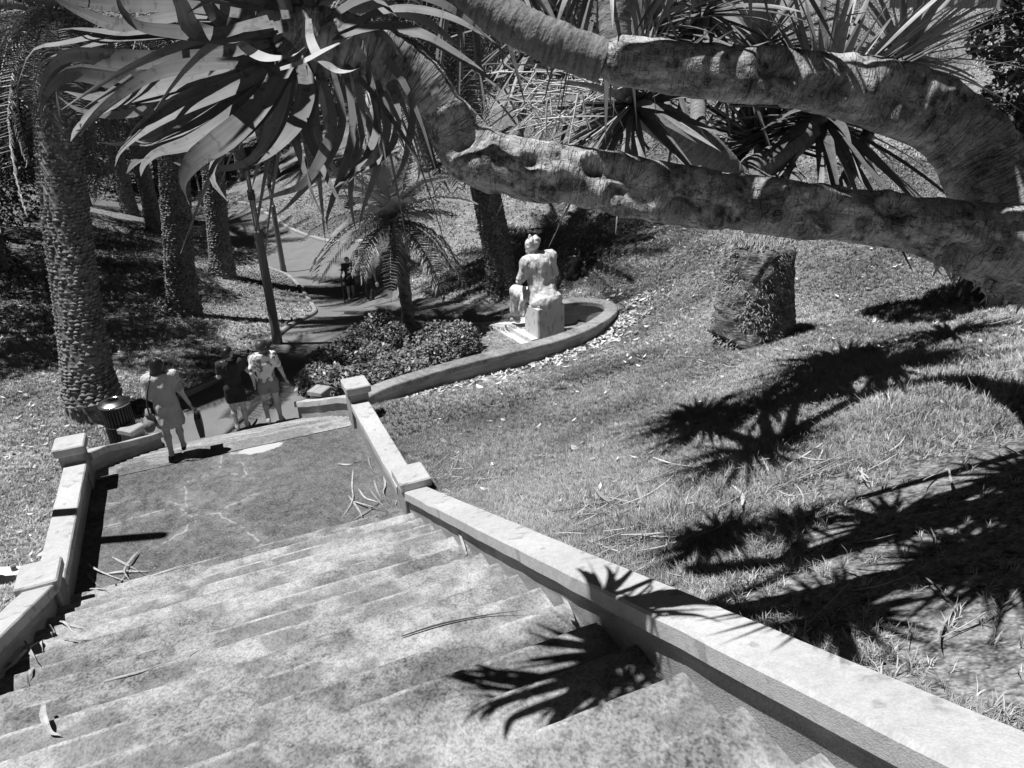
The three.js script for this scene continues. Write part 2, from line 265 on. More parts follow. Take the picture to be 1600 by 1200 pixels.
const stairs = new THREE.Group(); stairs.name = 'staircase'; stairs.userData.kind = 'structure'; scene.add(stairs);
function stepGeo(s0, s1, yTop, yFoot, r0, r1, seed, seg = 110, plain = false) {
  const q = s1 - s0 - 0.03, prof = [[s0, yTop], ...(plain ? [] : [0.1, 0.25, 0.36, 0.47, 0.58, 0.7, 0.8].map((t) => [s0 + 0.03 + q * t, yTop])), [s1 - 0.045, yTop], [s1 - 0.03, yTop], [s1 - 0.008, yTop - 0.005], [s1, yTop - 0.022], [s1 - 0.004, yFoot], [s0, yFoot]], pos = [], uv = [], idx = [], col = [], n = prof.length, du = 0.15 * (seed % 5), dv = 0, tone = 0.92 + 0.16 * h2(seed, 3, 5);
  const len = [0]; for (let j = 1; j < n; j++) len.push(len[j - 1] + Math.hypot(prof[j][0] - prof[j - 1][0], prof[j][1] - prof[j - 1][1]));
  for (let i = 0; i <= seg; i++) {
    const r = mix(r0, r1, i / seg), jit = (fbm(r * 5, seed * 3.7, 4, 90) - 0.5) * 0.012, chip = Math.max(0, fbm(r * 9, seed * 5.1, 3, 91) - 0.68) * 0.12;
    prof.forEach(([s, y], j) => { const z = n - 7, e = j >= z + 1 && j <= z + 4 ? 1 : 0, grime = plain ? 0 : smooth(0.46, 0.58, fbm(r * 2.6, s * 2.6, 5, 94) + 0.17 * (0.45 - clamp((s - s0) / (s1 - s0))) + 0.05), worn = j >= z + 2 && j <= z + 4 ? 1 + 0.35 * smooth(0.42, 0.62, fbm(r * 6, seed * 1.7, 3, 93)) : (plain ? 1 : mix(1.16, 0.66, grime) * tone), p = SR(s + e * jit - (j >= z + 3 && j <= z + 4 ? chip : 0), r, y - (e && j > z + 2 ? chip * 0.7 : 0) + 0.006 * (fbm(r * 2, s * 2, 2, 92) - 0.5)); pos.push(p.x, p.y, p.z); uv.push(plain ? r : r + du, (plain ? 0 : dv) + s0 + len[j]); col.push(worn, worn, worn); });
  }
  for (let i = 0; i < seg; i++) for (let j = 0; j + 1 < n; j++) { const a = i * n + j, b = a + n; idx.push(a, b, a + 1, b, b + 1, a + 1); }
  for (const i of [0, seg]) for (let j = 1; j + 1 < n; j++) { const a = i * n; i ? idx.push(a, a + j, a + j + 1) : idx.push(a, a + j + 1, a + j); }
  const g = new THREE.BufferGeometry(); g.setAttribute('position', new THREE.Float32BufferAttribute(pos, 3)); g.setAttribute('uv', new THREE.Float32BufferAttribute(uv, 2)); g.setAttribute('color', new THREE.Float32BufferAttribute(col, 3)); g.setIndex(idx);
  return toCreasedNormals(g, 0.5);
}
const TREAD = 0.414;
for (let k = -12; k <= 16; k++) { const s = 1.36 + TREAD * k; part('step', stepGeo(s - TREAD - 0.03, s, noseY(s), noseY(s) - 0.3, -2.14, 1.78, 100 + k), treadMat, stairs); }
part('landing', stepGeo(7.9, 10.97, LAND, LAND - 0.3, -2.14, 1.78, 200, 44, true), landMat, stairs);
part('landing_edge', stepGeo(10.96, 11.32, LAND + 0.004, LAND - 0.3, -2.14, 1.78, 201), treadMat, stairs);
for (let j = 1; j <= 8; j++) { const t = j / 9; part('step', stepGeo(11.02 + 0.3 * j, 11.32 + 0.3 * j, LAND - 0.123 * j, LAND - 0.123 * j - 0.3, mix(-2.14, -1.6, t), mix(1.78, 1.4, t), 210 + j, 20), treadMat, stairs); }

// ---------- parapets of the stairs ----------
// stations [s, rc, yTop]; a body with a coping that overhangs it
function parapet(parent, st, { half = 0.145, over = 0.05, cap = 0.12, foot = 1.0, footY, cm = copMat } = {}) {
  const fine = []; for (let i = 0; i + 1 < st.length; i++) { const n = Math.max(1, Math.round((st[i + 1][0] - st[i][0]) / 0.22)); for (let k = 0; k < n; k++) fine.push(st[i].map((v, m) => mix(v, st[i + 1][m], k / n))); } fine.push(st[st.length - 1]);
  const h = half - over, body = [], top = [];
  fine.forEach(([s, rc, y]) => {
    const j = (a) => (fbm(s * 6, a * 9.3 + rc, 3, 95) - 0.5) * 0.016, chip = Math.max(0, fbm(s * 7, rc * 3, 3, 96) - 0.66) * 0.12, fy = footY ?? y - foot;
    body.push([[rc - h, fy], [rc + h, fy], [rc + h, y - cap + 0.01], [rc - h, y - cap + 0.01]].map(([r, yy]) => SR(s, r, yy)));
    top.push([[rc - half + j(1), y - cap + j(2)], [rc + half + j(3), y - cap + j(4)], [rc + half + j(5), y - 0.014], [rc + half - 0.012 + j(6), y + j(7) * 0.3], [rc - half + 0.014 + chip + j(8), y + j(9) * 0.3], [rc - half + j(1), y - 0.016 - chip]].map(([r, yy]) => SR(s, r, yy)));
  });
  part('wall', loft(body), wallMat, parent); part('coping', loft(top, { crease: 0.5 }), cm, parent);
}
function pier(parent, s0, s1, r0, r1, yTop, yFoot, turn = 0, cap = 0.13, cm = copMat) {
  const c = SR((s0 + s1) / 2, (r0 + r1) / 2, 0), g = new THREE.Group(); g.name = 'pier'; g.position.set(c.x, 0, c.z); g.rotation.y = -AZ * -1 + turn; parent.add(g);
  g.rotation.y = AZ + turn;
  part('shaft', block(r1 - r0 - 0.09, yTop - cap - yFoot + 0.02, s1 - s0 - 0.09, 0, yFoot, 0, 0.012), wallMat, g);
  part('cap', block(r1 - r0, cap, s1 - s0, 0, yTop - cap, 0, 0.016), cm, g);
}
const capY = (s) => CAP0 - GRADE * s, LT = -5.05;
const wr = thing('parapet_wall', 'pale concrete parapet descending on the right side of the steps', 'parapet');
parapet(wr, [[-6, 1.845, capY(-6)], [7.68, 1.845, capY(7.68)]]); pier(wr, 7.65, 8.1, 1.66, 2.06, -4.78, -6);
parapet(wr, [[8.07, 1.845, LT], [10.8, 1.845, LT]]); pier(wr, 10.78, 11.24, 1.655, 2.055, -4.78, -6.4);
parapet(wr, [[11.2, 1.84, -5.1], [12, 1.79, -5.42], [12.8, 1.62, -5.77], [13.4, 1.42, -6.02], [13.9, 1.22, -6.2]], { half: 0.13, footY: -7 });
const wl = thing('parapet_wall', 'shadow-sided concrete parapet with square piers along the left of the steps', 'parapet');
parapet(wl, [[-6, -2.205, capY(-6)], [7.6, -2.205, capY(7.6)]], { foot: 1.6 }); pier(wl, 7.5, 7.95, -2.42, -2.02, -4.78, -6.6);
parapet(wl, [[7.92, -2.205, LT], [10.75, -2.205, LT]], { foot: 1.6 }); pier(wl, 10.68, 11.12, -2.43, -2.03, -4.78, -7);
parapet(wl, [[11.1, -2.18, -5.1], [12, -2.09, -5.45], [12.8, -1.9, -5.82], [13.4, -1.67, -6.07], [13.85, -1.46, -6.25]], { half: 0.13, footY: -7.2 });
for (const [s, r, l] of [[13.75, -1.8, 'small square stone bollard beside the slatted bin at the foot of the steps'], [13.8, 1.6, 'small square stone bollard beside the bush at the foot of the steps']]) {
  const p = SR(s, r, -6.9), b = thing('stone_bollard', l, 'bollard', p, AZ + 0.8, 'bollards at the foot of the steps');
  part('shaft', block(0.29, 0.84, 0.29, 0, 0, 0, 0.012), wallMat, b); part('cap', block(0.35, 0.1, 0.35, 0, 0.82, 0, 0.014), wallMat, b);
}
// ---------- curved low wall round the statue ----------
{
  const w = thing('curved_wall', 'low curved concrete wall sweeping round the back of the statue', 'wall');
  const c = new THREE.CatmullRomCurve3([SR(12.9, 2.05, -6.0), ...EX], false, 'centripetal'), body = [], top = [], n = 90;
  for (let i = 0; i <= n; i++) {
    const u = i / n, p = c.getPointAt(u), t = c.getTangentAt(u), nx = -t.z, nz = t.x, l = Math.hypot(nx, nz), q = (o, y) => new V3(p.x + nx / l * o, y, p.z + nz / l * o), j = (a) => 0.012 * (fbm(u * 60, a * 7, 3, 97) - 0.5);
    body.push([q(-0.13, -7), q(0.13, -7), q(0.13, -6.1), q(-0.13, -6.1)]); top.push([q(-0.17, -6.11), q(0.17, -6.11), q(0.17 + j(1), -6.02), q(0.155 + j(2), -6.0), q(-0.155 + j(3), -6.0), q(-0.17 + j(4), -6.02)]);
  }
  part('wall', loft(body), wallMat, w); part('coping', loft(top, { crease: 0.5 }), mat(1, { map: T.tread, bumpMap: T.copB, bumpScale: 0.006 }), w);
}
// ---------- kerbs ----------
function kerb(P, side, i0, i1, name) {
  const rings = [];
  for (let i = i0; i <= i1; i++) {
    const a = P[Math.max(0, i - 1)], b = P[Math.min(P.length - 1, i + 1)], tx = b[0] - a[0], tf = b[1] - a[1], l = Math.hypot(tx, tf), q = (o, y) => { const x = P[i][0] + side * tf / l * (P[i][2] + o), f = P[i][1] - side * tx / l * (P[i][2] + o); return new V3(x, baseY(x, f) + y + 0.01 * (fbm(i * 0.8, o * 5, 2, 99) - 0.5), -f); };
    const r = [q(-0.1, -0.12), q(0.06, -0.12), q(0.06, 0.06), q(0.04, 0.08), q(-0.06, 0.08), q(-0.09, 0.05)]; rings.push(side > 0 ? r : r.reverse());
  }
  return struct(name, loft(rings, { crease: 0.5 }), wallMat);
}
kerb(PATHS[0], -1, 11, 90, 'kerb'); kerb(PATHS[0], 1, 43, 90, 'kerb'); kerb(PATHS[1], 1, 18, 90, 'kerb');
// ---------- vegetation ----------
function hitGround(px, py) { const v = at(px, py, 1); for (let k = 1; k < 120; k += 0.02 * (1 + k * 0.05)) if (v.y * k < groundY(v.x * k, -v.z * k)) return v.multiplyScalar(k); return v.multiplyScalar(120); }
const onGround = (x, f, d = 0) => new V3(x, groundY(x, f) + d, -f);
T.bark = tex(1024, 1.1, (u, v) => { const a = fbm(u * 6, v * 6, 5, 111, 6), s = fbm(u * 9, v * 34, 4, 112, 9, 34), d = smooth(0.58, 0.66, fbm(u * 9, v * 12, 5, 113, 9, 12)), l = smooth(0.56, 0.66, fbm(u * 14, v * 14, 4, 114, 14)), w = smooth(0.62, 0.7, fbm(u * 7, v * 60, 3, 115, 7, 60)); const rg = smooth(0, 0.035, Math.abs(fbm(u * 10, v * 16, 4, 117, 10, 16) - 0.5)), sc = smooth(0, 0.03, Math.abs(fbm(u * 5, v * 44, 3, 118, 5, 44) - 0.5)); return clamp((0.26 + 0.4 * (a - 0.5) + 0.22 * (s - 0.5) - 0.1 * d + 0.12 * l - 0.06 * w + 0.14 * (vnoise(u * 120, v * 120, 116, 120) - 0.5)) * mix(0.78, 1, rg) * mix(0.55, 1, sc), 0.012, 0.7); }, true);
T.barkB = tex(1024, 1.1, (u, v) => clamp(0.5 + 0.6 * (fbm(u * 9, v * 34, 5, 112, 9, 34) - 0.5) + 0.7 * (fbm(u * 12, v * 12, 5, 113, 12) - 0.5) - 0.25 * smooth(0.62, 0.7, fbm(u * 7, v * 60, 3, 115, 7, 60)) - 0.1 * smooth(0.035, 0, Math.abs(fbm(u * 10, v * 16, 4, 117, 10, 16) - 0.5)) - 0.22 * smooth(0.03, 0, Math.abs(fbm(u * 5, v * 44, 3, 118, 5, 44) - 0.5))));
const barkMat = mat(1, { map: T.bark, bumpMap: T.barkB, bumpScale: 0.018, roughness: 0.9 });
T.rind = tex(512, 0.5, (u, v) => clamp(0.16 + 0.2 * (fbm(u * 8, v * 40, 4, 121, 8, 40) - 0.5) + 0.1 * (fbm(u * 60, v * 60, 2, 122, 60) - 0.5)), true);
const rindMat = mat(1, { map: T.rind, bumpMap: T.rind, bumpScale: 0.02 });
T.strap = tex(512, 0.5, (u, v) => clamp(0.62 + 0.3 * (fbm(u * 90, v * 3, 3, 131, 90, 3) - 0.5) + 0.28 * (fbm(u * 8, v * 8, 4, 132, 8) - 0.5) - 0.2 * smooth(0.68, 0.76, fbm(u * 26, v * 26, 3, 133, 26))), true);
const strapMats = [0.24, 0.28, 0.2].map((v) => leafMat(v, { map: T.strap, roughness: 0.62, specularIntensity: 0.6 }));
const swordMats = [0.24, 0.3, 0.18].map((v) => leafMat(v, { map: T.strap, roughness: 0.5 }));
const dryMats = [0.62, 0.5, 0.38].map((v) => leafMat(v, { map: T.strap, roughness: 0.7 }));

// ----- the dragon tree whose limbs cross the view -----
const dragon = thing('dragon_tree', 'sprawling old dragon tree with thick grey limbs reaching across from the right', 'tree');
const P4 = (l) => l.map(([x, y, k, w]) => ({ p: at(x, y, k), r: w * k / FOCAL * 0.93 }));
const pits = [...[[925, 262], [945, 268], [985, 292], [960, 305], [1060, 322], [1088, 316], [1130, 330], [1290, 328], [1262, 340], [1350, 345], [1400, 330], [726, 208], [880, 285], [1500, 400], [1180, 300], [830, 250], [850, 300]].map((q) => [...q, 2.82]), ...[[1215, 105], [1235, 120], [1270, 150], [1404, 146], [1310, 140]].map((q) => [...q, 3.05])].map(([x, y, k], i) => ({ c: at(x, y, k - 0.1), r: 0.03 + 0.022 * (i % 3) }));
function limbDisp(lump, ring, amp) { return (an, al, p, u) => { let d = lump * (fbm3(p.x * 3.1 + 9, p.y * 3.1, p.z * 3.1, 3, 5) - 0.5) * 2 - (ring ? 0 : lump * 0.45 * smooth(0.55, 0.72, fbm3(p.x * 13, p.y * 3.5, p.z * 3.5, 3, 15))) + amp * (fbm3(p.x * 16, p.y * 16, p.z * 16, 3, 8) - 0.5) * 2; for (const q of pits) { const e = p.distanceTo(q.c) / q.r; if (e < 2.6) d -= 0.06 * Math.exp(-e * e) - 0.014 * Math.exp(-((e - 1.5) ** 2) * 5); } if (ring) { const ph = al / ring + 0.9 * fbm(an * 1.2, al * 9, 2, 17); d += (0.0065 * (1 - (ph - Math.floor(ph)))) * smooth(0.1, 0.6, u + 0.2); } return d; }; }
const limb = (name, pts, o = {}) => part(name, loft(pathRings(P4(pts), o.sides || 56, o.step || 0.014, limbDisp(o.lump ?? 0.03, o.ring || 0, o.amp ?? 0.01)), { smoothN: true }), o.m || barkMat, dragon);
limb('limb', [[1900, 470, 3.1, 125], [1760, 425, 2.95, 112], [1600, 392, 2.82, 84], [1500, 368, 2.8, 58], [1425, 350, 2.8, 47], [1250, 327, 2.8, 47], [1040, 302, 2.81, 49], [900, 277, 2.83, 48], [800, 262, 2.85, 47], [740, 242, 2.86, 45], [710, 205, 2.84, 41], [688, 166, 2.8, 39], [664, 136, 2.77, 37]], { lump: 0.022, amp: 0.012 });
limb('limb', [[706, 198, 2.83, 26], [694, 176, 2.81, 33], [680, 155, 2.78, 38], [655, 125, 2.75, 41], [600, 92, 2.7, 44], [540, 66, 2.65, 47], [480, 45, 2.6, 40], [440, 35, 2.56, 18]], { ring: 0.022, lump: 0.012, amp: 0.006 });
limb('limb', [[1800, 460, 3.1, 100], [1640, 400, 3.02, 88], [1570, 312, 3.04, 74], [1522, 232, 3.06, 64], [1462, 178, 3.06, 58], [1380, 150, 3.06, 54], [1250, 126, 3.05, 47], [1120, 112, 3.04, 42], [1030, 102, 3.02, 43], [962, 94, 3.02, 40], [935, 92, 3.02, 22]], { lump: 0.02, amp: 0.011 });
limb('limb', [[965, 110, 3.03, 24], [962, 50, 3.02, 26], [958, -20, 3.0, 26], [950, -90, 3.0, 22]], { ring: 0.024, lump: 0.008, sides: 36, m: rindMat });
limb('limb', [[945, 96, 3.03, 34], [880, 72, 3.03, 34], [800, 35, 3.03, 33], [735, -10, 3.03, 30], [690, -70, 3.03, 26]], { ring: 0.024, lump: 0.01, sides: 40, m: rindMat });
limb('limb', [[1700, 430, 3.3, 60], [1560, 380, 4.8, 34], [1460, 355, 5.6, 28], [1330, 335, 6, 26], [1170, 296, 5.6, 22], [1110, 245, 5.3, 30], [1050, 200, 5.1, 28], [1000, 172, 5, 24]], { ring: 0.03, sides: 36, m: rindMat, lump: 0.01 });
limb('limb', [[1330, 336, 6, 24], [1250, 312, 6.1, 20], [1170, 275, 6.2, 19], [1215, 243, 6.4, 22], [1262, 205, 6.6, 22], [1280, 175, 6.7, 16]], { ring: 0.03, sides: 30, m: rindMat, lump: 0.006 });
limb('limb', [[1760, 425, 3.05, 90], [1790, 200, 3.05, 66], [1790, -60, 3.05, 52], [1740, -330, 3.0, 40]], { sides: 30 });
{ const t0 = at(1850, 455, 3.08), g = onGround(t0.x + 0.85, -t0.z - 0.1, -0.4); part('trunk', loft(pathRings([{ p: g, r: 0.75 }, { p: g.clone().lerp(t0, 0.5).add(new V3(0.2, 0, 0)), r: 0.5 }, { p: t0.clone().add(new V3(0.05, 0.25, 0)), r: 0.42 }], 48, 0.04, limbDisp(0.06, 0, 0.015)), { smoothN: true }), barkMat, dragon); }
// short hanging aerial roots under the limb at the right
{ const R = rng(5), gs = []; for (let i = 0; i < 46; i++) { const x = 1465 + R() * 135, y = mix(404, 470, (x - 1465) / 135) - 6, a = at(x, y, 2.74 + R() * 0.18), l = 0.03 + 0.1 * R() * R(); gs.push(tube([a, a.clone().add(new V3((R() - 0.5) * 0.03, -l * 0.6, 0)), a.clone().add(new V3((R() - 0.5) * 0.05, -l, 0))], 0.012, 0.002, 5, 0.04)); } const o = part('aerial_root', mergeGeometries(gs), barkMat, dragon); o.userData.kind = 'stuff'; }

function rosetteLeaves(c, axis, o) {
  const { n, len, width, t0 = 12, t1 = 125, droop = 0.35, seed = 1, fold = 0.16, vary = 0.25, seg = 10 } = o, R = rng(seed), A = axis.clone().normalize(), X = new V3().crossVectors(A, Math.abs(A.y) < 0.9 ? new V3(0, 1, 0) : new V3(1, 0, 0)).normalize(), Y = new V3().crossVectors(A, X), out = [];
  for (let i = 0; i < n; i++) {
    const q = (i + 0.5) / n, th = mix(t0, t1, Math.pow(q, 0.75)) * RAD + (R() - 0.5) * 0.22, ph = i * 2.39996 + (R() - 0.5) * 0.4, d = A.clone().multiplyScalar(Math.cos(th)).addScaledVector(X, Math.sin(th) * Math.cos(ph)).addScaledVector(Y, Math.sin(th) * Math.sin(ph));
    const L = len * (1 - vary + 2 * vary * R()) * (q < 0.12 ? 0.7 : 1), dr = droop * (0.4 + 1.0 * q + 0.4 * R()), b = c.clone().addScaledVector(A, -0.10 * q * len * 0.7).addScaledVector(d, 0.02), side = new V3(R() - 0.5, 0, R() - 0.5).multiplyScalar(0.12 * L), pts = [];
    for (const u of [0, 0.25, 0.5, 0.75, 1]) pts.push(b.clone().addScaledVector(d, L * u * (1 - 0.12 * dr * u)).add(new V3(0, -L * dr * u * u * 0.8, 0)).addScaledVector(side, u * u));
    out.push({ g: strap(pts, width * (0.8 + 0.4 * R()), A.clone().addScaledVector(d, -A.dot(d)).add(new V3(0, 0.02, 0)), { fold, seg, twist: (R() - 0.5) * 0.5 }), q });
  }
  return out;
}
function rosette(c, axis, o, mats, parent = dragon) { const g = new THREE.Group(); g.name = 'leaf_rosette'; parent.add(g); const R = rng(o.seed + 7); for (const l of rosetteLeaves(c, axis, o)) part('leaf', l.g, o.dry && l.q > o.dry ? dryMats[Math.floor(R() * 3)] : mats[Math.floor(R() * mats.length)], g); return g; }
function rosetteMass(list, mats, parent = dragon) { const gs = []; for (const [c, a, o] of list) for (const l of rosetteLeaves(c, a, o)) gs.push(l.g); const m = part('foliage', mergeGeometries(gs), mats[0], parent); m.userData.kind = 'stuff'; return m; }

// the near rosette at the upper left, leaf by leaf
{
  const g = new THREE.Group(); g.name = 'leaf_rosette'; dragon.add(g); const R = rng(77);
  const near = [                                               // picture points along each leaf, depth at root and tip, width in metres
    [[420, 58], [310, 58], [200, 60], [110, 82], [66, 98], [48, 160], 2.55, 2.75, 0.075], [[420, 66], [300, 92], [180, 92], [110, 86], [76, 110], [55, 182], 2.55, 2.5, 0.08], [[425, 76], [330, 112], [200, 128], [112, 117], [78, 140], [56, 186], 2.55, 2.62, 0.085],
    [[425, 84], [320, 130], [230, 152], [140, 150], [92, 140], [95, 190], 2.57, 2.8, 0.07], [[430, 92], [330, 118], [245, 140], [172, 165], [122, 200], [110, 222], 2.55, 2.35, 0.075], [[430, 95], [350, 100], [272, 106], [228, 122], [160, 168], [115, 216], 2.55, 2.3, 0.07],
    [[440, 95], [370, 132], [275, 172], [218, 210], [188, 240], [180, 260], 2.55, 2.4, 0.1], [[440, 100], [380, 150], [310, 195], [255, 220], [225, 226], [205, 214], 2.57, 2.7, 0.1], [[445, 100], [392, 160], [305, 222], [248, 240], [226, 258], [220, 276], 2.55, 2.3, 0.1],
    [[450, 100], [402, 170], [345, 222], [304, 250], [284, 283], [296, 320], 2.52, 2.2, 0.115], [[455, 100], [445, 150], [425, 205], [385, 255], [300, 262], [262, 250], 2.57, 2.75, 0.05], [[470, 100], [480, 135], [465, 190], [440, 225], [412, 250], [400, 258], 2.55, 2.4, 0.085],
    [[470, 95], [478, 150], [462, 205], [470, 245], [488, 300], [515, 362], 2.54, 2.45, 0.07], [[500, 108], [520, 190], [500, 250], [470, 290], [430, 305], [395, 318], 2.56, 2.4, 0.06], [[520, 108], [535, 190], [512, 250], [470, 300], [440, 330], [405, 350], 2.58, 2.6, 0.05],
    [[540, 108], [552, 200], [535, 270], [520, 310], [510, 345], [514, 368], 2.6, 2.5, 0.05], [[555, 108], [566, 190], [556, 250], [548, 300], [552, 340], [560, 372], 2.6, 2.65, 0.055], [[575, 115], [590, 190], [575, 240], [540, 280], [500, 305], [478, 312], 2.62, 2.5, 0.05],
    [[590, 125], [606, 190], [596, 240], [580, 290], [566, 330], [560, 362], 2.62, 2.7, 0.055], [[610, 128], [622, 180], [614, 225], [590, 255], [560, 270], [540, 290], 2.64, 2.6, 0.05], [[630, 120], [645, 165], [640, 215], [632, 250], [618, 280], [600, 300], 2.66, 2.75, 0.045],
    [[500, 100], [492, 160], [500, 220], [520, 260], [540, 300], [548, 330], 2.6, 2.75, 0.055], [[515, 100], [540, 150], [580, 200], [585, 250], [570, 270], [548, 262], 2.62, 2.8, 0.05], [[530, 90], [560, 120], [600, 170], [640, 230], [655, 265], [650, 290], 2.62, 2.5, 0.035],
    [[368, 58], [385, 76], [412, 90], [440, 91], [460, 86], [476, 74], 2.42, 2.35, 0.042], [[438, 108], [470, 98], [505, 80], [530, 68], [545, 60], [551, 56], 2.42, 2.4, 0.026], [[482, 30], [485, 60], [500, 90], [525, 110], [545, 112], [562, 106], 2.45, 2.4, 0.04],
    [[420, 30], [330, 55], [270, 50], [215, 40], [190, 15], [180, -20], 2.4, 2.2, 0.065], [[430, 40], [350, 58], [300, 45], [285, 10], [270, -20], [262, -45], 2.42, 2.2, 0.085], [[450, 40], [400, 50], [345, 35], [320, 0], [300, -40], [290, -60], 2.44, 2.3, 0.085],
    [[400, 30], [300, 22], [190, 40], [130, 20], [90, 0], [70, -12], 2.5, 2.7, 0.06], [[400, 25], [290, 10], [180, 8], [110, -2], [70, -15], [40, -20], 2.5, 2.8, 0.06], [[400, 40], [300, 40], [200, 52], [150, 48], [110, 45], [80, 50], 2.52, 2.8, 0.05],
    [[520, 60], [600, 40], [660, 55], [720, 90], [760, 120], [790, 150], 2.55, 2.4, 0.05], [[520, 50], [610, 15], [680, 20], [740, 45], [780, 75], [805, 105], 2.55, 2.5, 0.045], [[500, 40], [560, 0], [620, -15], [680, 0], [730, 30], [770, 66], 2.5, 2.3, 0.05],
    [[440, 85], [350, 150], [270, 195], [235, 215], [190, 225], [150, 222], 2.62, 2.9, 0.06], [[430, 80], [330, 140], [240, 170], [170, 180], [120, 170], [90, 150], 2.62, 2.95, 0.05], [[450, 20], [430, -30], [380, -70], [320, -90], [270, -80], [230, -60], 2.5, 2.4, 0.075],
    [[480, 20], [500, -40], [540, -80], [600, -95], [650, -80], [690, -50], 2.55, 2.5, 0.07], [[450, 30], [440, -20], [450, -80], [470, -120], [500, -150], [520, -170], 2.5, 2.6, 0.07],
  ];
  near.forEach((l, i) => {
    const [k0, k1, w] = l.slice(6), pts = l.slice(0, 6).map(([x, y], j) => at(x, y, mix(k0, k1, j / 5) + 0.02 * (R() - 0.5)));
    const a = pts[0].clone().lerp(pts[3], 0.5).normalize().negate().add(new V3(-0.25, 0.75, 0)).addScaledVector(new V3(R() - 0.5, R() - 0.5, R() - 0.5), 0.5);
    if (i < 13) { const o = new V3((R() - 0.5) * 0.12, 0.05 * (R() - 0.3), (R() - 0.5) * 0.1), r2 = pts.map((p, j) => p.clone().addScaledVector(o, j / 3).add(new V3(0, 0, -0.06))); part('leaf', strap(r2, w * 0.6, a, { seg: 14, fold: 0.25, thick: 0.0018, belly: 0.38, base: 0.6, tipPow: 0.95, twist: (R() - 0.5) * 0.9 }), strapMats[(i + 1) % 3], g); }
    part('leaf', strap(pts, w * (i < 12 ? 0.78 : i < 24 ? 0.58 : 0.8), a, { seg: 18, fold: 0.16, thick: 0.0018, belly: 0.38, base: 0.6, tipPow: 0.95, twist: (R() - 0.5) * 0.7 }), i === 24 || i === 25 || i === 26 ? dryMats[0] : strapMats[i % 3], g);
  });
  for (const l of rosetteLeaves(at(470, 40, 2.78), new V3(-0.9, 0.25, -0.35), { n: 30, len: 0.72, width: 0.042, t0: 15, t1: 88, droop: 0.35, seed: 33, fold: 0.25 })) part('leaf', l.g, strapMats[Math.floor(R() * 3)], g);
  for (const l of rosetteLeaves(at(560, 75, 2.68), new V3(-0.8, 0.3, 0), { n: 18, len: 0.36, width: 0.028, t0: 70, t1: 150, droop: 0.9, seed: 34, fold: 0.3 })) part('leaf', l.g, R() < 0.3 ? dryMats[2] : strapMats[Math.floor(R() * 3)], g);
  for (const l of rosetteLeaves(at(480, 20, 2.75), new V3(-0.6, 0.75, -0.4), { n: 30, len: 0.62, width: 0.07, t0: 8, t1: 100, droop: 0.4, seed: 31 })) part('leaf', l.g, strapMats[Math.floor(R() * 3)], g);
}
rosette(at(985, 160, 5.0), new V3(-0.55, 0.75, 0.35), { n: 76, len: 0.85, width: 0.06, t0: 20, t1: 108, droop: 0.12, seed: 41, fold: 0.3 }, swordMats);
rosette(at(1285, 172, 6.7), new V3(0.05, 1, 0.1), { n: 150, len: 1.42, width: 0.085, t0: 4, t1: 118, droop: 0.14, seed: 42, fold: 0.3 }, swordMats);
rosetteMass([
  [at(720, -95, 3.25), new V3(-0.6, 0.8, 0), { n: 56, len: 0.42, width: 0.042, t0: 15, t1: 150, droop: 0.7, seed: 51 }],
  [at(950, -105, 3.2), new V3(0, 1, 0), { n: 56, len: 0.42, width: 0.042, t0: 15, t1: 155, droop: 0.7, seed: 52 }],
  [at(1100, 15, 6.2), new V3(-0.2, 1, 0.3), { n: 60, len: 0.95, width: 0.06, t0: 20, t1: 140, droop: 0.3, seed: 53, fold: 0.3 }],
  [at(1410, 90, 7.6), new V3(0.2, 1, 0), { n: 80, len: 1.15, width: 0.08, t0: 5, t1: 110, droop: 0.2, seed: 54, fold: 0.3 }],
  [at(1190, 70, 7.4), new V3(-0.2, 1, 0), { n: 90, len: 1.2, width: 0.08, t0: 5, t1: 120, droop: 0.2, seed: 55, fold: 0.3 }],
  [at(1180, 215, 7.2), new V3(-0.3, 0.9, 0.2), { n: 90, len: 1.0, width: 0.06, t0: 15, t1: 98, droop: 0.1, seed: 56, fold: 0.3 }],
  [at(905, 120, 6.2), new V3(-0.3, 1, 0.2), { n: 90, len: 0.95, width: 0.06, t0: 10, t1: 120, droop: 0.25, seed: 57, fold: 0.3 }],
  [at(860, 30, 6.6), new V3(-0.2, 1, 0), { n: 80, len: 0.95, width: 0.06, t0: 10, t1: 120, droop: 0.25, seed: 58, fold: 0.3 }],
  [at(1010, 45, 6.0), new V3(0.1, 1, 0.2), { n: 80, len: 0.95, width: 0.06, t0: 10, t1: 120, droop: 0.25, seed: 59, fold: 0.3 }],
], swordMats);
for (const [x, y, k, hx, hy, hk] of [[1410, 90, 7.6, 1300, 331, 6.05], [1190, 70, 7.4, 1250, 313, 6.1], [1180, 215, 7.2, 1250, 313, 6.1], [1100, 15, 6.2, 1090, 232, 5.25], [905, 120, 6.2, 1040, 196, 5.1], [860, 30, 6.6, 1020, 184, 5.05], [1010, 45, 6.0, 1050, 202, 5.1]]) { const A = at(hx, hy, hk), C = at(x, y, k); part('limb', tube([A, A.clone().lerp(C, 0.5).add(new V3(0, -0.08, -0.05)), C], 0.065, 0.05, 14, 0.06), rindMat, dragon); }
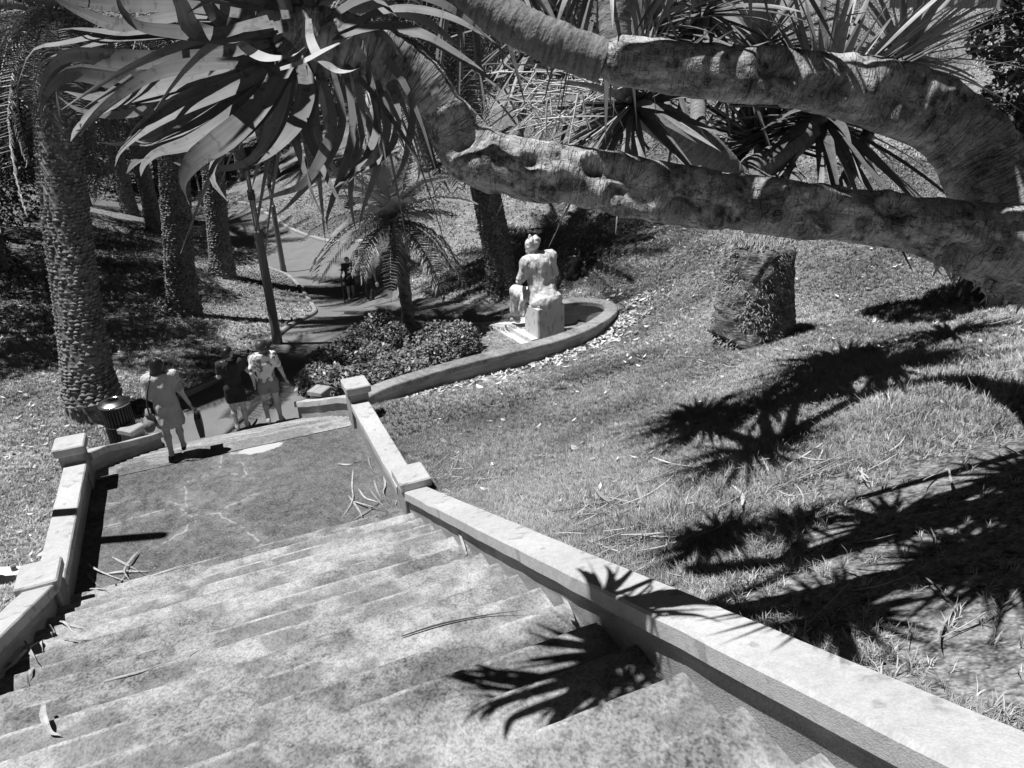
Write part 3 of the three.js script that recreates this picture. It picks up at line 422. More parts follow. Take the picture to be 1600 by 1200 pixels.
// crowns above the picture that throw the spiked shadows on the slope
{
  const list = [], R = rng(61);
  for (const [px, py, h, n, len] of [[1388, 815, 3.0, 64, 0.46], [1310, 965, 3.2, 74, 0.52], [1575, 885, 3.0, 70, 0.52], [1130, 840, 3.4, 60, 0.44], [1600, 740, 3.3, 60, 0.5]]) { const G = hitGround(px, py), C = G.clone().addScaledVector(SUN, h / SUN.y); list.push([C, new V3((R() - 0.5) * 0.5, 1, (R() - 0.5) * 0.5), { n, len, width: 0.045, t0: 5, t1: 118, droop: 0.35, seed: 600 + list.length, seg: 7 }]); }
  for (const [x, y, k, h, n, len] of [[500, 60, 2.62, 0.95, 24, 0.5], [1420, 350, 2.8, 1.6, 60, 0.55], [1560, 250, 3.05, 1.3, 50, 0.5]]) list.push([at(x, y, k).addScaledVector(SUN, h / SUN.y), new V3((R() - 0.5) * 0.6, 1, (R() - 0.5) * 0.6), { n, len, width: 0.05, t0: 5, t1: 118, droop: 0.3, seed: 640 + list.length, seg: 7 }]);  // further unseen rosettes, added to shade the near leaf cluster and the limbs
  rosetteMass(list, swordMats);
  const hub = at(1740, -330, 3.0); for (const [C] of list) { const d = C.clone().sub(hub), o = part('limb', tube([hub.clone(), hub.clone().addScaledVector(d, 0.5).add(new V3(0, -0.12, 0)), C.clone()], 0.05, 0.032, 12, 0.08), rindMat, dragon); }
}
// dead flower stalks tangled behind the near limb
{ const R = rng(9), gs = []; for (let i = 0; i < 90; i++) { const x = 815 + R() * 150, y = 110 + R() * 90, k = 4.6 + R() * 0.7, a = R() * 6.28, l = 0.06 + R() * 0.18, p = at(x, y, k), d = new V3(Math.cos(a), Math.sin(a) * 0.7, (R() - 0.5) * 0.8).multiplyScalar(l); gs.push(tube([p.clone().sub(d), p.clone().add(new V3(0, 0.02 * (R() - 0.5), 0)), p.clone().add(d)], 0.006, 0.003, 4, 0.06)); } const o = part('flower_stalk', mergeGeometries(gs), mat(0.5), dragon); o.userData.kind = 'stuff'; }

// ----- palms -----
function frondGeo(L, o = {}) {                                 // lies along +x from the origin, arching down
  const { pairs = 46, leaf = 0.42, arch = 0.5, seed = 1, w = 0.028, vee = 0.5, curl = 0.25 } = o, R = rng(seed), pos = [], uv = [], idx = [];
  const P = (u) => new V3(L * (u - 0.14 * arch * u * u), L * (0.12 * u - arch * u * u), 0), q = (a, b, c, d) => { const i = pos.length / 3; for (const v of [a, b, c, d]) { pos.push(v.x, v.y, v.z); uv.push(v.x, v.z); } idx.push(i, i + 1, i + 2, i, i + 2, i + 3); };
  for (let i = 0; i < 10; i++) { const u = i / 10, v = (i + 1) / 10, a = P(u), b = P(v), r0 = 0.028 * (1 - 0.85 * u), r1 = 0.028 * (1 - 0.85 * v); q(new V3(a.x, a.y, -r0), new V3(a.x, a.y, r0), new V3(b.x, b.y, r1), new V3(b.x, b.y, -r1)); q(new V3(a.x, a.y - r0, 0), new V3(a.x, a.y + r0, 0), new V3(b.x, b.y + r1, 0), new V3(b.x, b.y - r1, 0)); }
  for (let i = 0; i < pairs; i++) for (const s of [-1, 1]) {
    const u = 0.1 + 0.9 * (i + R() * 0.5) / pairs, p = P(u), l = leaf * Math.pow(Math.sin(Math.PI * clamp(0.12 + 0.8 * u)), 0.6) * (0.8 + 0.4 * R()), d = new V3(0.55 + 0.3 * u, vee * (0.4 + 0.6 * R()) - 0.3 * arch * u * 2, s * 0.9).normalize(), m = p.clone().addScaledVector(d, l * 0.55), e = p.clone().addScaledVector(d, l).add(new V3(0, -curl * l, 0)), t = new V3(w * 0.5, 0, 0);
    q(p.clone().sub(t), p.clone().add(t), m.clone().add(t), m.clone().sub(t)); const k = pos.length / 3; for (const v of [m.clone().sub(t), m.clone().add(t), e]) { pos.push(v.x, v.y, v.z); uv.push(v.x, v.z); } idx.push(k, k + 1, k + 2);
  }
  const g = new THREE.BufferGeometry(); g.setAttribute('position', new THREE.Float32BufferAttribute(pos, 3)); g.setAttribute('uv', new THREE.Float32BufferAttribute(uv, 2)); g.setIndex(idx); g.computeVertexNormals(); return g;
}
const frondMats = [0.22, 0.26, 0.18].map((v) => leafMat(v, { roughness: 0.5 })), deadFrond = leafMat(0.16, { roughness: 0.8 });
const bigFronds = [0, 1, 2].map((i) => frondGeo(2.9 + 0.4 * i, { pairs: 60, leaf: 0.5, arch: 0.42 + 0.16 * i, seed: 20 + i, w: 0.034 }));
T.scale = tex(512, 0.6, (u, v) => clamp(0.17 + 0.3 * (fbm(u * 5, v * 9, 4, 141, 5, 9) - 0.5) + 0.14 * (fbm(u * 70, v * 70, 2, 142, 70) - 0.5)), true);
const scaleMat = mat(1, { map: T.scale, bumpMap: T.scale, bumpScale: 0.02 });
function palm(label, B, lean, H, r, o = {}) {
  const g = thing('palm_tree', label, 'palm', B.clone(), 0, 'palms lining the path'), R = rng(o.seed || 1), top = new V3(lean[0], H, lean[1]);
  const axis = (u) => top.clone().multiplyScalar(u).add(new V3(lean[0] * (u * u - u) * 0.4, 0, lean[1] * (u * u - u) * 0.4)), rad = (u) => r * (1 + 0.42 * Math.exp(-u * H / 0.45)) * (1 - 0.06 * u);
  const pts = []; for (let i = 0; i <= 10; i++) { const u = i / 10; pts.push({ p: axis(u).add(new V3(0, i ? 0 : -0.4, 0)), r: rad(u) * 0.96 }); }
  part('trunk', loft(pathRings(pts, 28, 0.16, (an, al, p) => 0.05 * (fbm(an * 3, al * 5, 3, 7) - 0.5)), { smoothN: true }), scaleMat, g);
  // leaf scars: lozenge-shaped stubs in a spiral
  const pos = [], uv = [], idx = [], dh = o.dh || 0.064, n = Math.round(2 * Math.PI * r / (o.dw || 0.125));
  for (let row = 0; row * dh < Math.min(H, o.show || 8); row++) {
    const u = (0.12 + row * dh) / H, c = axis(u), rr = rad(u);
    for (let j = 0; j < n; j++) {
      const ju = R() * 0.6; if (R() < 0.07) continue; const an = (j + 0.5 * (row % 2)) / n * 6.2832 + row * 0.11 + (R() - 0.5) * 0.2, hw = 3.1416 / n * (0.7 + 0.6 * R()), hh = dh * (0.55 + 0.8 * R()), pr = (0.008 + 0.042 * R() * fbm(row * 0.13, j * 0.3, 2, 66) * 1.6) * (r / 0.4), i = pos.length / 3, q = (a, y, x) => { pos.push(c.x + Math.cos(a) * (rr + x), c.y + y, c.z + Math.sin(a) * (rr + x)); uv.push(a * rr + ju, y + row * 0.2); };
      q(an - hw, 0, -0.01); q(an, -hh, -0.012); q(an + hw, 0, -0.01); q(an, hh, -0.012); q(an - hw * 0.5, hh * 0.35, pr); q(an + hw * 0.5, hh * 0.35, pr); q(an, -hh * 0.1, pr * 0.8);
      for (const t of [[3, 4, 5], [0, 4, 3], [2, 3, 5], [4, 6, 5], [0, 6, 4], [2, 5, 6], [0, 1, 6], [1, 2, 6]]) idx.push(...t.map((v) => v + i));
    }
  }
  let sg = new THREE.BufferGeometry(); sg.setAttribute('position', new THREE.Float32BufferAttribute(pos, 3)); sg.setAttribute('uv', new THREE.Float32BufferAttribute(uv, 2)); sg.setIndex(idx); sg = sg.toNonIndexed(); sg.computeVertexNormals();
  const sc = part('leaf_scar', sg, scaleMat, g); sc.userData.kind = 'stuff';
  const cr = new THREE.Group(); cr.name = 'crown'; cr.position.copy(top); g.add(cr);
  for (let i = 0; i < (o.fronds ?? 44); i++) { const q = (i + 0.5) / (o.fronds ?? 44), f = part('frond', bigFronds[i % 3], q > 0.88 ? deadFrond : frondMats[i % 3], cr); f.rotation.set(0, i * 2.39996 + (R() - 0.5) * 0.3, mix(78, -62, Math.pow(q, 0.85)) * RAD, 'YXZ'); f.scale.setScalar((o.crown || 1) * (0.85 + 0.3 * R())); }
  return g;
}
const palmBy = (label, bx, by, k, tx, ty, H, r, o) => { const B = at(bx, by, k), v = at(tx, ty, 1), Tp = v.multiplyScalar(B.z / v.z), e = Tp.clone().sub(B), q = H / e.y; B.y = Math.min(B.y, groundY(B.x, -B.z) + 0.05); return palm(label, B, [e.x * q, o.back || 0], H, r, o); };
palm('thick palm trunk with scaly bark beside the slatted bin', at(145, 628, 14.6), [-0.2, -2.55], 6.9, 0.41, { seed: 1, fronds: 56, crown: 0.84 });
palmBy('palm with flared base standing behind the thick palm, left of the lamp post', 288, 492, 22, 284, 280, 9.5, 0.4, { seed: 2 });
palmBy('straight palm just left of the nearest lamp post, farther off', 346, 420, 29, 336, 235, 10, 0.4, { seed: 3 });
palmBy('slender leaning palm farthest left along the path', 204, 334, 42, 186, 250, 10, 0.36, { seed: 4, dh: 0.14, dw: 0.2 });
palmBy('dark leaning palm beside the far path, second from the left', 243, 357, 39, 222, 262, 10, 0.38, { seed: 5, dh: 0.14, dw: 0.2 });
palmBy('distant palm with lit base on the far bank above the path', 384, 285, 55, 366, 215, 10, 0.42, { seed: 6, dh: 0.16, dw: 0.24, fronds: 34 });
palmBy('distant dark palm on the far bank behind the lamp posts', 434, 300, 48, 402, 190, 10, 0.42, { seed: 7, dh: 0.16, dw: 0.24, fronds: 34 });
palmBy('distant palm on the far bank half hidden by hanging leaves', 500, 306, 46, 470, 165, 10, 0.4, { seed: 8, dh: 0.16, dw: 0.24, fronds: 34 });
palmBy('palm leaning left behind the statue', 789, 455, 22.5, 737, 262, 9, 0.42, { seed: 9, fronds: 80, crown: 1.6, back: -2.6 });
palmBy('far palm trunk showing between the hanging leaves and the near limb', 668, 262, 40, 652, 150, 10, 0.42, { seed: 10, dh: 0.16, dw: 0.24, fronds: 34 });
// young palm in the bed
{
  const B = hitGround(640, 522), g = thing('young_palm', 'small sunlit palm with feathery fronds growing out of the bush', 'palm', B), H = 3.05, R = rng(15);
  part('trunk', loft(pathRings([{ p: new V3(0, -0.3, 0), r: 0.2 }, { p: new V3(0, 0.6, 0), r: 0.15 }, { p: new V3(-0.05, H * 0.7, 0), r: 0.15 }, { p: new V3(-0.12, H + 0.1, 0), r: 0.1 }], 16, 0.06, (a, al) => 0.05 * (vnoise(a * 4, al * 12, 3) - 0.3)), { smoothN: true }), scaleMat, g);
  const fr = [0, 1, 2].map((i) => frondGeo(1.9 + 0.25 * i, { pairs: 40, leaf: 0.46, arch: 0.36 + 0.2 * i, seed: 30 + i, w: 0.05, vee: 0.35, curl: 0.45 })), lit = frondMats;
  const cr = new THREE.Group(); cr.name = 'crown'; cr.position.set(-0.12, H, 0); g.add(cr);
  for (let i = 0; i < 34; i++) { const q = (i + 0.5) / 34, f = part('frond', fr[i % 3], lit[i % 3], cr); f.rotation.set(0, i * 2.39996 + (R() - 0.5) * 0.4, mix(86, -24, Math.pow(q, 0.9)) * RAD, 'YXZ'); f.scale.setScalar(0.85 + 0.3 * R()); }
  for (let i = 0; i < 8; i++) { const f = part('dead_frond', fr[2], deadFrond, cr); f.rotation.set(0, i * 0.8 + R(), (-75 - 12 * R()) * RAD, 'YXZ'); f.scale.setScalar(0.55); }
}
// ----- leafy masses -----
function leafCloud(clumps, n, size, seed, { flat = 0.3, aspect = 0.5 } = {}) {
  const R = rng(seed), pos = new Float32Array(n * 12), nor = new Float32Array(n * 12), uv = new Float32Array(n * 8), idx = new Uint32Array(n * 6), a = new V3(), b = new V3(), c = new V3(), nn = new V3();
  const tot = clumps.reduce((s, q) => s + q[1] ** 2, 0);
  for (let i = 0; i < n; i++) {
    let t = R() * tot, q = clumps[0]; for (const x of clumps) { t -= x[1] ** 2; if (t <= 0) { q = x; break; } }
    do a.set(R() * 2 - 1, R() * 2 - 1, R() * 2 - 1); while (a.lengthSq() > 1 || a.lengthSq() < 0.02);
    const l = a.length(), rr = Math.pow(l, 0.35) / l * q[1]; c.copy(a).multiplyScalar(rr); c.y *= q[2] ?? 0.8; c.add(q[0]);
    const s = size * (0.6 + 0.8 * R()); b.set(R() - 0.5, (R() - 0.5) * 0.8, R() - 0.5).normalize(); nn.set(R() - 0.5, R() * 0.9 + flat, R() - 0.5).addScaledVector(b, 0).normalize(); a.crossVectors(b, nn).normalize(); nn.crossVectors(a, b);
    const v = [[0, 0], [0.5, aspect / 2], [1, 0], [0.5, -aspect / 2]];
    v.forEach(([x, y], k) => { const o = (i * 4 + k) * 3; pos[o] = c.x + b.x * x * s + a.x * y * s + nn.x * (k % 2 ? s * 0.08 : 0); pos[o + 1] = c.y + b.y * x * s + a.y * y * s + nn.y * (k % 2 ? s * 0.08 : 0); pos[o + 2] = c.z + b.z * x * s + a.z * y * s + nn.z * (k % 2 ? s * 0.08 : 0); nor[o] = nn.x; nor[o + 1] = nn.y; nor[o + 2] = nn.z; uv[(i * 4 + k) * 2] = x; uv[(i * 4 + k) * 2 + 1] = y; });
    idx.set([i * 4, i * 4 + 1, i * 4 + 2, i * 4, i * 4 + 2, i * 4 + 3], i * 6);
  }
  const g = new THREE.BufferGeometry(); g.setAttribute('position', new THREE.BufferAttribute(pos, 3)); g.setAttribute('normal', new THREE.BufferAttribute(nor, 3)); g.setAttribute('uv', new THREE.BufferAttribute(uv, 2)); g.setIndex(new THREE.BufferAttribute(idx, 1)); return g;
}
const leafA = leafMat(0.1, { roughness: 0.45 }), leafB = leafMat(0.14, { roughness: 0.4 }), leafC = leafMat(0.045, { roughness: 0.5 });
function tree(label, x, f, H, cr, o = {}) {
  const B = onGround(x, f, -0.1), g = thing(o.name || 'evergreen_tree', label, 'tree', B, 0, o.group), R = rng(o.seed), low = o.low ?? H * 0.35, tips = [], gs = [];
  const n = o.clumps || 22; for (let i = 0; i < n; i++) { const a = i * 2.4 + R(), q = (i + 0.5) / n, rr = cr * Math.sqrt(1 - (2 * q - 1) ** 2 * 0.7) * (0.45 + 0.5 * R()); tips.push([new V3(Math.cos(a) * rr, low + (H - low) * q, Math.sin(a) * rr), cr * (0.3 + 0.16 * R()), 0.75]); }
  part('trunk', loft(pathRings([{ p: new V3(0, 0, 0), r: o.r || 0.3 }, { p: new V3((R() - 0.5) * 0.3, H * 0.3, (R() - 0.5) * 0.3), r: (o.r || 0.3) * 0.7 }, { p: new V3((R() - 0.5) * 0.5, H * 0.8, 0), r: (o.r || 0.3) * 0.25 }], 16, 0.25, (a, l) => 0.04 * (vnoise(a * 3, l * 4) - 0.5)), { smoothN: true }), o.bark || rindMat, g);
  tips.slice(0, 9).forEach(([t]) => part('limb', tube([new V3(0, H * 0.25 + R() * H * 0.2, 0), t.clone().multiplyScalar(0.55).add(new V3(0, H * 0.15, 0)), t], (o.r || 0.3) * 0.35, 0.03, 7, 0.3), o.bark || rindMat, g));
  part('crown', leafCloud(tips, o.n || 14000, o.leaf || 0.16, o.seed + 3), o.m || leafC, g); return g;
}
const GT = 'evergreens behind the palms';
tree('dark evergreen nearest the left edge, its foliage behind the thick palm trunk', -15.0, 18.0, 11, 4.1, { seed: 301, low: 2.2, n: 30000, group: GT });
tree('dark evergreen beyond the lit clearing at the far left, trunk showing', -21.5, 29, 10, 4.4, { seed: 302, low: 3.2, n: 22000, r: 0.5, group: GT });
tree('dark evergreen deep in the grove between the two leftmost far palms', -25.5, 46, 12, 5.5, { seed: 303, low: 2, n: 20000, leaf: 0.2, group: GT });
tree('dense dark evergreen in the grove behind the thick palm', -17.4, 25, 11, 3.8, { seed: 304, low: 2.6, n: 30000, group: GT });
tree('dark evergreen filling the gap between the thick palm and the leaning palms', -20.5, 36, 12, 4.6, { seed: 305, low: 3.4, n: 24000, leaf: 0.18, group: GT });
tree('dark evergreen above the far end of the path behind the straight palms', -27, 62, 13, 6, { seed: 306, low: 2.5, n: 18000, leaf: 0.26, group: GT });
for (let i = 0; i < 11; i++) { const a = -47 + i * 7.6, d = 66 + (i % 3) * 6; tree(['tall dark tree on the skyline at the far left end of the valley', 'tall dark tree on the skyline, second from the left', 'tall dark tree on the skyline, third from the left', 'dark skyline tree above the far path', 'dark skyline tree behind the distant palms', 'dark skyline tree above the young palm', 'dark skyline tree above the hanging leaves', 'dark skyline tree above the leaning palm', 'dark skyline tree above the statue', 'dark skyline tree behind the dead flower stalks', 'dark skyline tree behind the upper limb'][i], d * Math.sin(a * RAD), d * Math.cos(a * RAD), 15, 6.5, { name: 'skyline_tree', seed: 320 + i, low: 1.5, n: 9000, leaf: 0.42, r: 0.5, group: 'trees on the skyline' }); }
tree('bare-stemmed small tree on the lawn between the leaning palm and the hanging leaves', 0.9, 33, 7, 2.6, { seed: 340, low: 3.6, n: 4000, leaf: 0.16, r: 0.16, clumps: 14 });
{ const q = at(1622, 200, 9.2); tree('glossy-leaved shrub at the upper right edge', q.x, -q.z, 5.6, 0.85, { name: 'glossy_shrub', seed: 341, low: 1.3, n: 15000, leaf: 0.1, r: 0.1, m: leafB, clumps: 34 }); }
// bush in the bed at the foot of the young palm
{
  const c = [], R = rng(18), B = hitGround(620, 575), g = thing('garden_bush', 'low spreading leafy bush filling the bed below the young palm', 'bush', B);
  const bed = [[500, 590], [520, 565], [545, 545], [570, 530], [590, 560], [560, 590], [620, 530], [610, 580], [640, 555], [660, 530], [680, 555], [700, 535], [600, 515], [650, 585], [535, 600], [685, 520], [715, 520], [590, 600]];
  for (const [x, y] of bed) { const p = hitGround(x, y + 26).sub(B); c.push([p.add(new V3(0, 0.16 + 0.5 * R() * R() + (x < 640 && y < 570 ? 0.15 : 0), 0)), 0.34 + 0.24 * R(), 0.9]); }
  part('foliage', leafCloud(c, 18000, 0.095, 19, { flat: 0.35, aspect: 0.55 }), leafMat(0.16, { roughness: 0.45 }), g);
  for (let i = 0; i < 12; i++) part('stem', tube([c[i][0].clone().add(new V3(0, -0.6, 0)), c[i][0].clone().add(new V3(0.05, -0.2, 0)), c[i][0].clone().add(new V3(0.1, 0.25, 0.1))], 0.02, 0.006, 5, 0.1), rindMat, g);
}
// palm stump, shaggy
{
  const B = at(1172, 540, 11.75), g = thing('palm_stump', 'broad shaggy stump of a felled palm on the lawn', 'stump', B), R = rng(23), H = 1.95;
  const prof = (u) => u < 0.16 ? mix(0.92, 0.66, Math.pow(u / 0.16, 0.6)) : u < 0.5 ? mix(0.66, 0.6, (u - 0.16) / 0.34) : u < 0.95 ? mix(0.58, 0.5, (u - 0.5) / 0.45) : 0.5 * Math.sqrt(Math.max(0.02, 1 - ((u - 0.95) / 0.055) ** 2));
  const pts = []; for (let i = 0; i <= 40; i++) { const u = i / 40; pts.push({ p: new V3(-0.02 + 0.02 * u, u * H - 0.25, 0), r: prof(u) }); }
  const notch = (an, y) => { const lip = (yy, d) => -d * Math.exp(-(((y - yy - 0.1 * Math.sin(an * 2 + 1)) / 0.045) ** 2)); return lip(0.36, 0.09) + lip(0.78, 0.08) * (0.5 + 0.5 * Math.sin(an)); };
  part('trunk', loft(pathRings(pts, 72, 0.025, (an, al) => notch(an, al) + 0.15 * (fbm(an * 1.6 + 20, al * 2.2, 3, 9) - 0.5) + 0.09 * (fbm(an * 9 + 20, al * 5, 4, 9) - 0.5)), { smoothN: true }), mat(0.65, { map: T.bark, bumpMap: T.barkB, bumpScale: 0.06 }), g);
  const gs = []; for (let i = 0; i < 5200; i++) { const an = R() * 6.283, y = -0.05 + R() * (H - 0.25), u = (y + 0.25) / H, r = prof(u) + notch(an, y + 0.25) + 0.15 * (fbm(an * 1.6 + 20, (y + 0.25) * 2.2, 3, 9) - 0.5) - 0.015, l = 0.04 + 0.09 * R() * R(), d = new V3(Math.cos(an), 0, Math.sin(an)), p = d.clone().multiplyScalar(r).add(new V3(0, y, 0)), e = p.clone().addScaledVector(d, l * 0.6).add(new V3((R() - 0.5) * l, -l * (R() - 0.2), (R() - 0.5) * l)), s = new V3(-d.z, 0.3, d.x).multiplyScalar(0.011); const q = new THREE.BufferGeometry(); q.setAttribute('position', new THREE.Float32BufferAttribute([...p.clone().sub(s).toArray(), ...p.clone().add(s).toArray(), ...e.toArray()], 3)); gs.push(q); }
  const fib = mergeGeometries(gs); fib.computeVertexNormals(); const o = part('fibre', fib, leafMat(0.26, { roughness: 0.9 }), g); o.userData.kind = 'stuff';
  const cut = []; for (let i = 0; i < 260; i++) { const a = R() * 6.283, r = Math.sqrt(R()) * 0.5, p = new V3(Math.cos(a) * r, H - 0.28, Math.sin(a) * r); cut.push(tube([p, p.clone().add(new V3((R() - 0.5) * 0.05, 0.05, (R() - 0.5) * 0.05)), p.clone().add(new V3((R() - 0.5) * 0.1, 0.07 + 0.06 * R(), (R() - 0.5) * 0.1))], 0.014, 0.004, 4, 0.05)); }
  const sp = part('cut_fibre', mergeGeometries(cut), mat(0.4), g); sp.userData.kind = 'stuff';
}
// ---------- figures: a field of tapered bones, joined smoothly and skinned ----------
function skin(sdf, lo, hi, cell) {
  const nx = Math.ceil((hi.x - lo.x) / cell) + 1, ny = Math.ceil((hi.y - lo.y) / cell) + 1, nz = Math.ceil((hi.z - lo.z) / cell) + 1, F = new Float32Array(nx * ny * nz), I = (i, j, k) => (k * ny + j) * nx + i;
  for (let k = 0; k < nz; k++) for (let j = 0; j < ny; j++) for (let i = 0; i < nx; i++) F[I(i, j, k)] = sdf(lo.x + i * cell, lo.y + j * cell, lo.z + k * cell);
  const vi = new Int32Array(nx * ny * nz).fill(-1), pos = [], nor = [], idx = [];
  const E = [[0, 1], [2, 3], [4, 5], [6, 7], [0, 2], [1, 3], [4, 6], [5, 7], [0, 4], [1, 5], [2, 6], [3, 7]];
  for (let k = 0; k + 1 < nz; k++) for (let j = 0; j + 1 < ny; j++) for (let i = 0; i + 1 < nx; i++) {
    const v = []; let m = 0; for (let c = 0; c < 8; c++) { const d = F[I(i + (c & 1), j + (c >> 1 & 1), k + (c >> 2))]; v.push(d); if (d < 0) m |= 1 << c; } if (m === 0 || m === 255) continue;
    let x = 0, y = 0, z = 0, n = 0; for (const [a, b] of E) if ((v[a] < 0) !== (v[b] < 0)) { const t = v[a] / (v[a] - v[b]); x += mix(a & 1, b & 1, t); y += mix(a >> 1 & 1, b >> 1 & 1, t); z += mix(a >> 2, b >> 2, t); n++; }
    x = lo.x + (i + x / n) * cell; y = lo.y + (j + y / n) * cell; z = lo.z + (k + z / n) * cell; vi[I(i, j, k)] = pos.length / 3; pos.push(x, y, z);
    const e = cell * 0.6, g = new V3(sdf(x + e, y, z) - sdf(x - e, y, z), sdf(x, y + e, z) - sdf(x, y - e, z), sdf(x, y, z + e) - sdf(x, y, z - e)).normalize(); nor.push(g.x, g.y, g.z);
  }
  for (let k = 1; k + 1 < nz; k++) for (let j = 1; j + 1 < ny; j++) for (let i = 1; i + 1 < nx; i++) {
    const a = F[I(i, j, k)] < 0; let q;
    const quad = (p, s) => { if (p.some((u) => u < 0)) return; s ? idx.push(p[0], p[1], p[2], p[0], p[2], p[3]) : idx.push(p[0], p[2], p[1], p[0], p[3], p[2]); };
    if (a !== F[I(i + 1, j, k)] < 0) quad([vi[I(i, j - 1, k - 1)], vi[I(i, j, k - 1)], vi[I(i, j, k)], vi[I(i, j - 1, k)]], a);
    if (a !== F[I(i, j + 1, k)] < 0) quad([vi[I(i - 1, j, k - 1)], vi[I(i - 1, j, k)], vi[I(i, j, k)], vi[I(i, j, k - 1)]], a);
    if (a !== F[I(i, j, k + 1)] < 0) quad([vi[I(i - 1, j - 1, k)], vi[I(i, j - 1, k)], vi[I(i, j, k)], vi[I(i - 1, j, k)]], a);
  }
  const g = new THREE.BufferGeometry(); g.setAttribute('position', new THREE.Float32BufferAttribute(pos, 3)); g.setAttribute('normal', new THREE.Float32BufferAttribute(nor, 3)); g.setAttribute('uv', new THREE.Float32BufferAttribute(pos.filter((_, i) => i % 3 !== 2), 2)); g.setIndex(idx); return g;
}
// bones: [ax,ay,az, bx,by,bz, ra, rb, depthScale]; o.cut = list of [nx,ny,nz,d]: keeps n.p < d
function bones(list, { kk = 0.03, cut = [], wrinkle = 0, seed = 0 } = {}) {
  const B = list.map((b) => { const dx = b[3] - b[0], dy = b[4] - b[1], sz = b[8] || 1, dz = (b[5] - b[2]) * sz; return { b, dx, dy, dz, sz, l2: dx * dx + dy * dy + dz * dz || 1e-9 }; });
  return (x, y, z) => {
    let d = 9;
    for (const { b, dx, dy, dz, sz, l2 } of B) { const px = x - b[0], py = y - b[1], pz = (z - b[2]) * sz, t = clamp((px * dx + py * dy + pz * dz) / l2), e = Math.hypot(px - t * dx, py - t * dy, pz - t * dz) - mix(b[6], b[7], t); const h = clamp(0.5 + 0.5 * (d - e) / kk); d = h <= 0 ? d : h >= 1 ? Math.min(d, e) : mix(d, e, h) - kk * h * (1 - h); }
    for (const c of cut) d = Math.max(d, c[0] * x + c[1] * y + c[2] * z - c[3]);
    if (wrinkle && Math.abs(d) < 0.06) d += wrinkle * (fbm3(x * 15 + seed, y * 8, z * 15, 3, 3) - 0.5);
    return d;
  };
}
function bonesGeo(list, o, cell) { const lo = new V3(9, 9, 9), hi = new V3(-9, -9, -9); for (const b of list) for (const e of [0, 3]) { const r = b[e ? 7 : 6] + cell * 3 + 0.02; lo.min(new V3(b[e] - r, b[e + 1] - r, b[e + 2] - r)); hi.max(new V3(b[e] + r, b[e + 1] + r, b[e + 2] + r)); } for (const c of (o.cut || [])) if (c[1] === -1 && !c[0] && !c[2]) lo.y = Math.max(lo.y, -c[3] - cell * 2); return skin(bones(list, o), lo, hi, cell); }
const lerp3 = (a, b, t) => [0, 1, 2].map((i) => mix(a[i], b[i], t));
// J: joints in metres for a 1.75 m figure, facing +z, feet at y = 0
function handBones(w, dir, up, s = 1, curl = 0.5) {             // wrist, direction of the hand, palm normal
  const D = new V3(...dir).normalize(), U = new V3(...up).addScaledVector(D, -new V3(...up).dot(D)).normalize(), S = new V3().crossVectors(D, U), P = (a, b, c) => [w[0] + (D.x * a + S.x * b + U.x * c) * s, w[1] + (D.y * a + S.y * b + U.y * c) * s, w[2] + (D.z * a + S.z * b + U.z * c) * s], out = [];
  for (const b of [-0.026, -0.009, 0.009, 0.026]) { const l = 0.075 - 10 * (b - 0.004) ** 2 * 5; out.push([...P(0.01, b * 0.6, 0), ...P(0.085, b, 0), 0.017 * s, 0.013 * s]); const k1 = P(0.085 + l * 0.5, b * 1.1, curl * 0.018), k2 = P(0.085 + l * (1 - 0.3 * curl), b * 1.1, curl * 0.05); out.push([...P(0.085, b, 0), ...k1, 0.0095 * s, 0.0085 * s], [...k1, ...k2, 0.0085 * s, 0.007 * s]); }
  out.push([...P(0.02, 0.02, 0.005), ...P(0.06, 0.048, 0.02), 0.014 * s, 0.011 * s], [...P(0.06, 0.048, 0.02), ...P(0.095, 0.052, 0.035), 0.0105 * s, 0.008 * s]); return out;
}
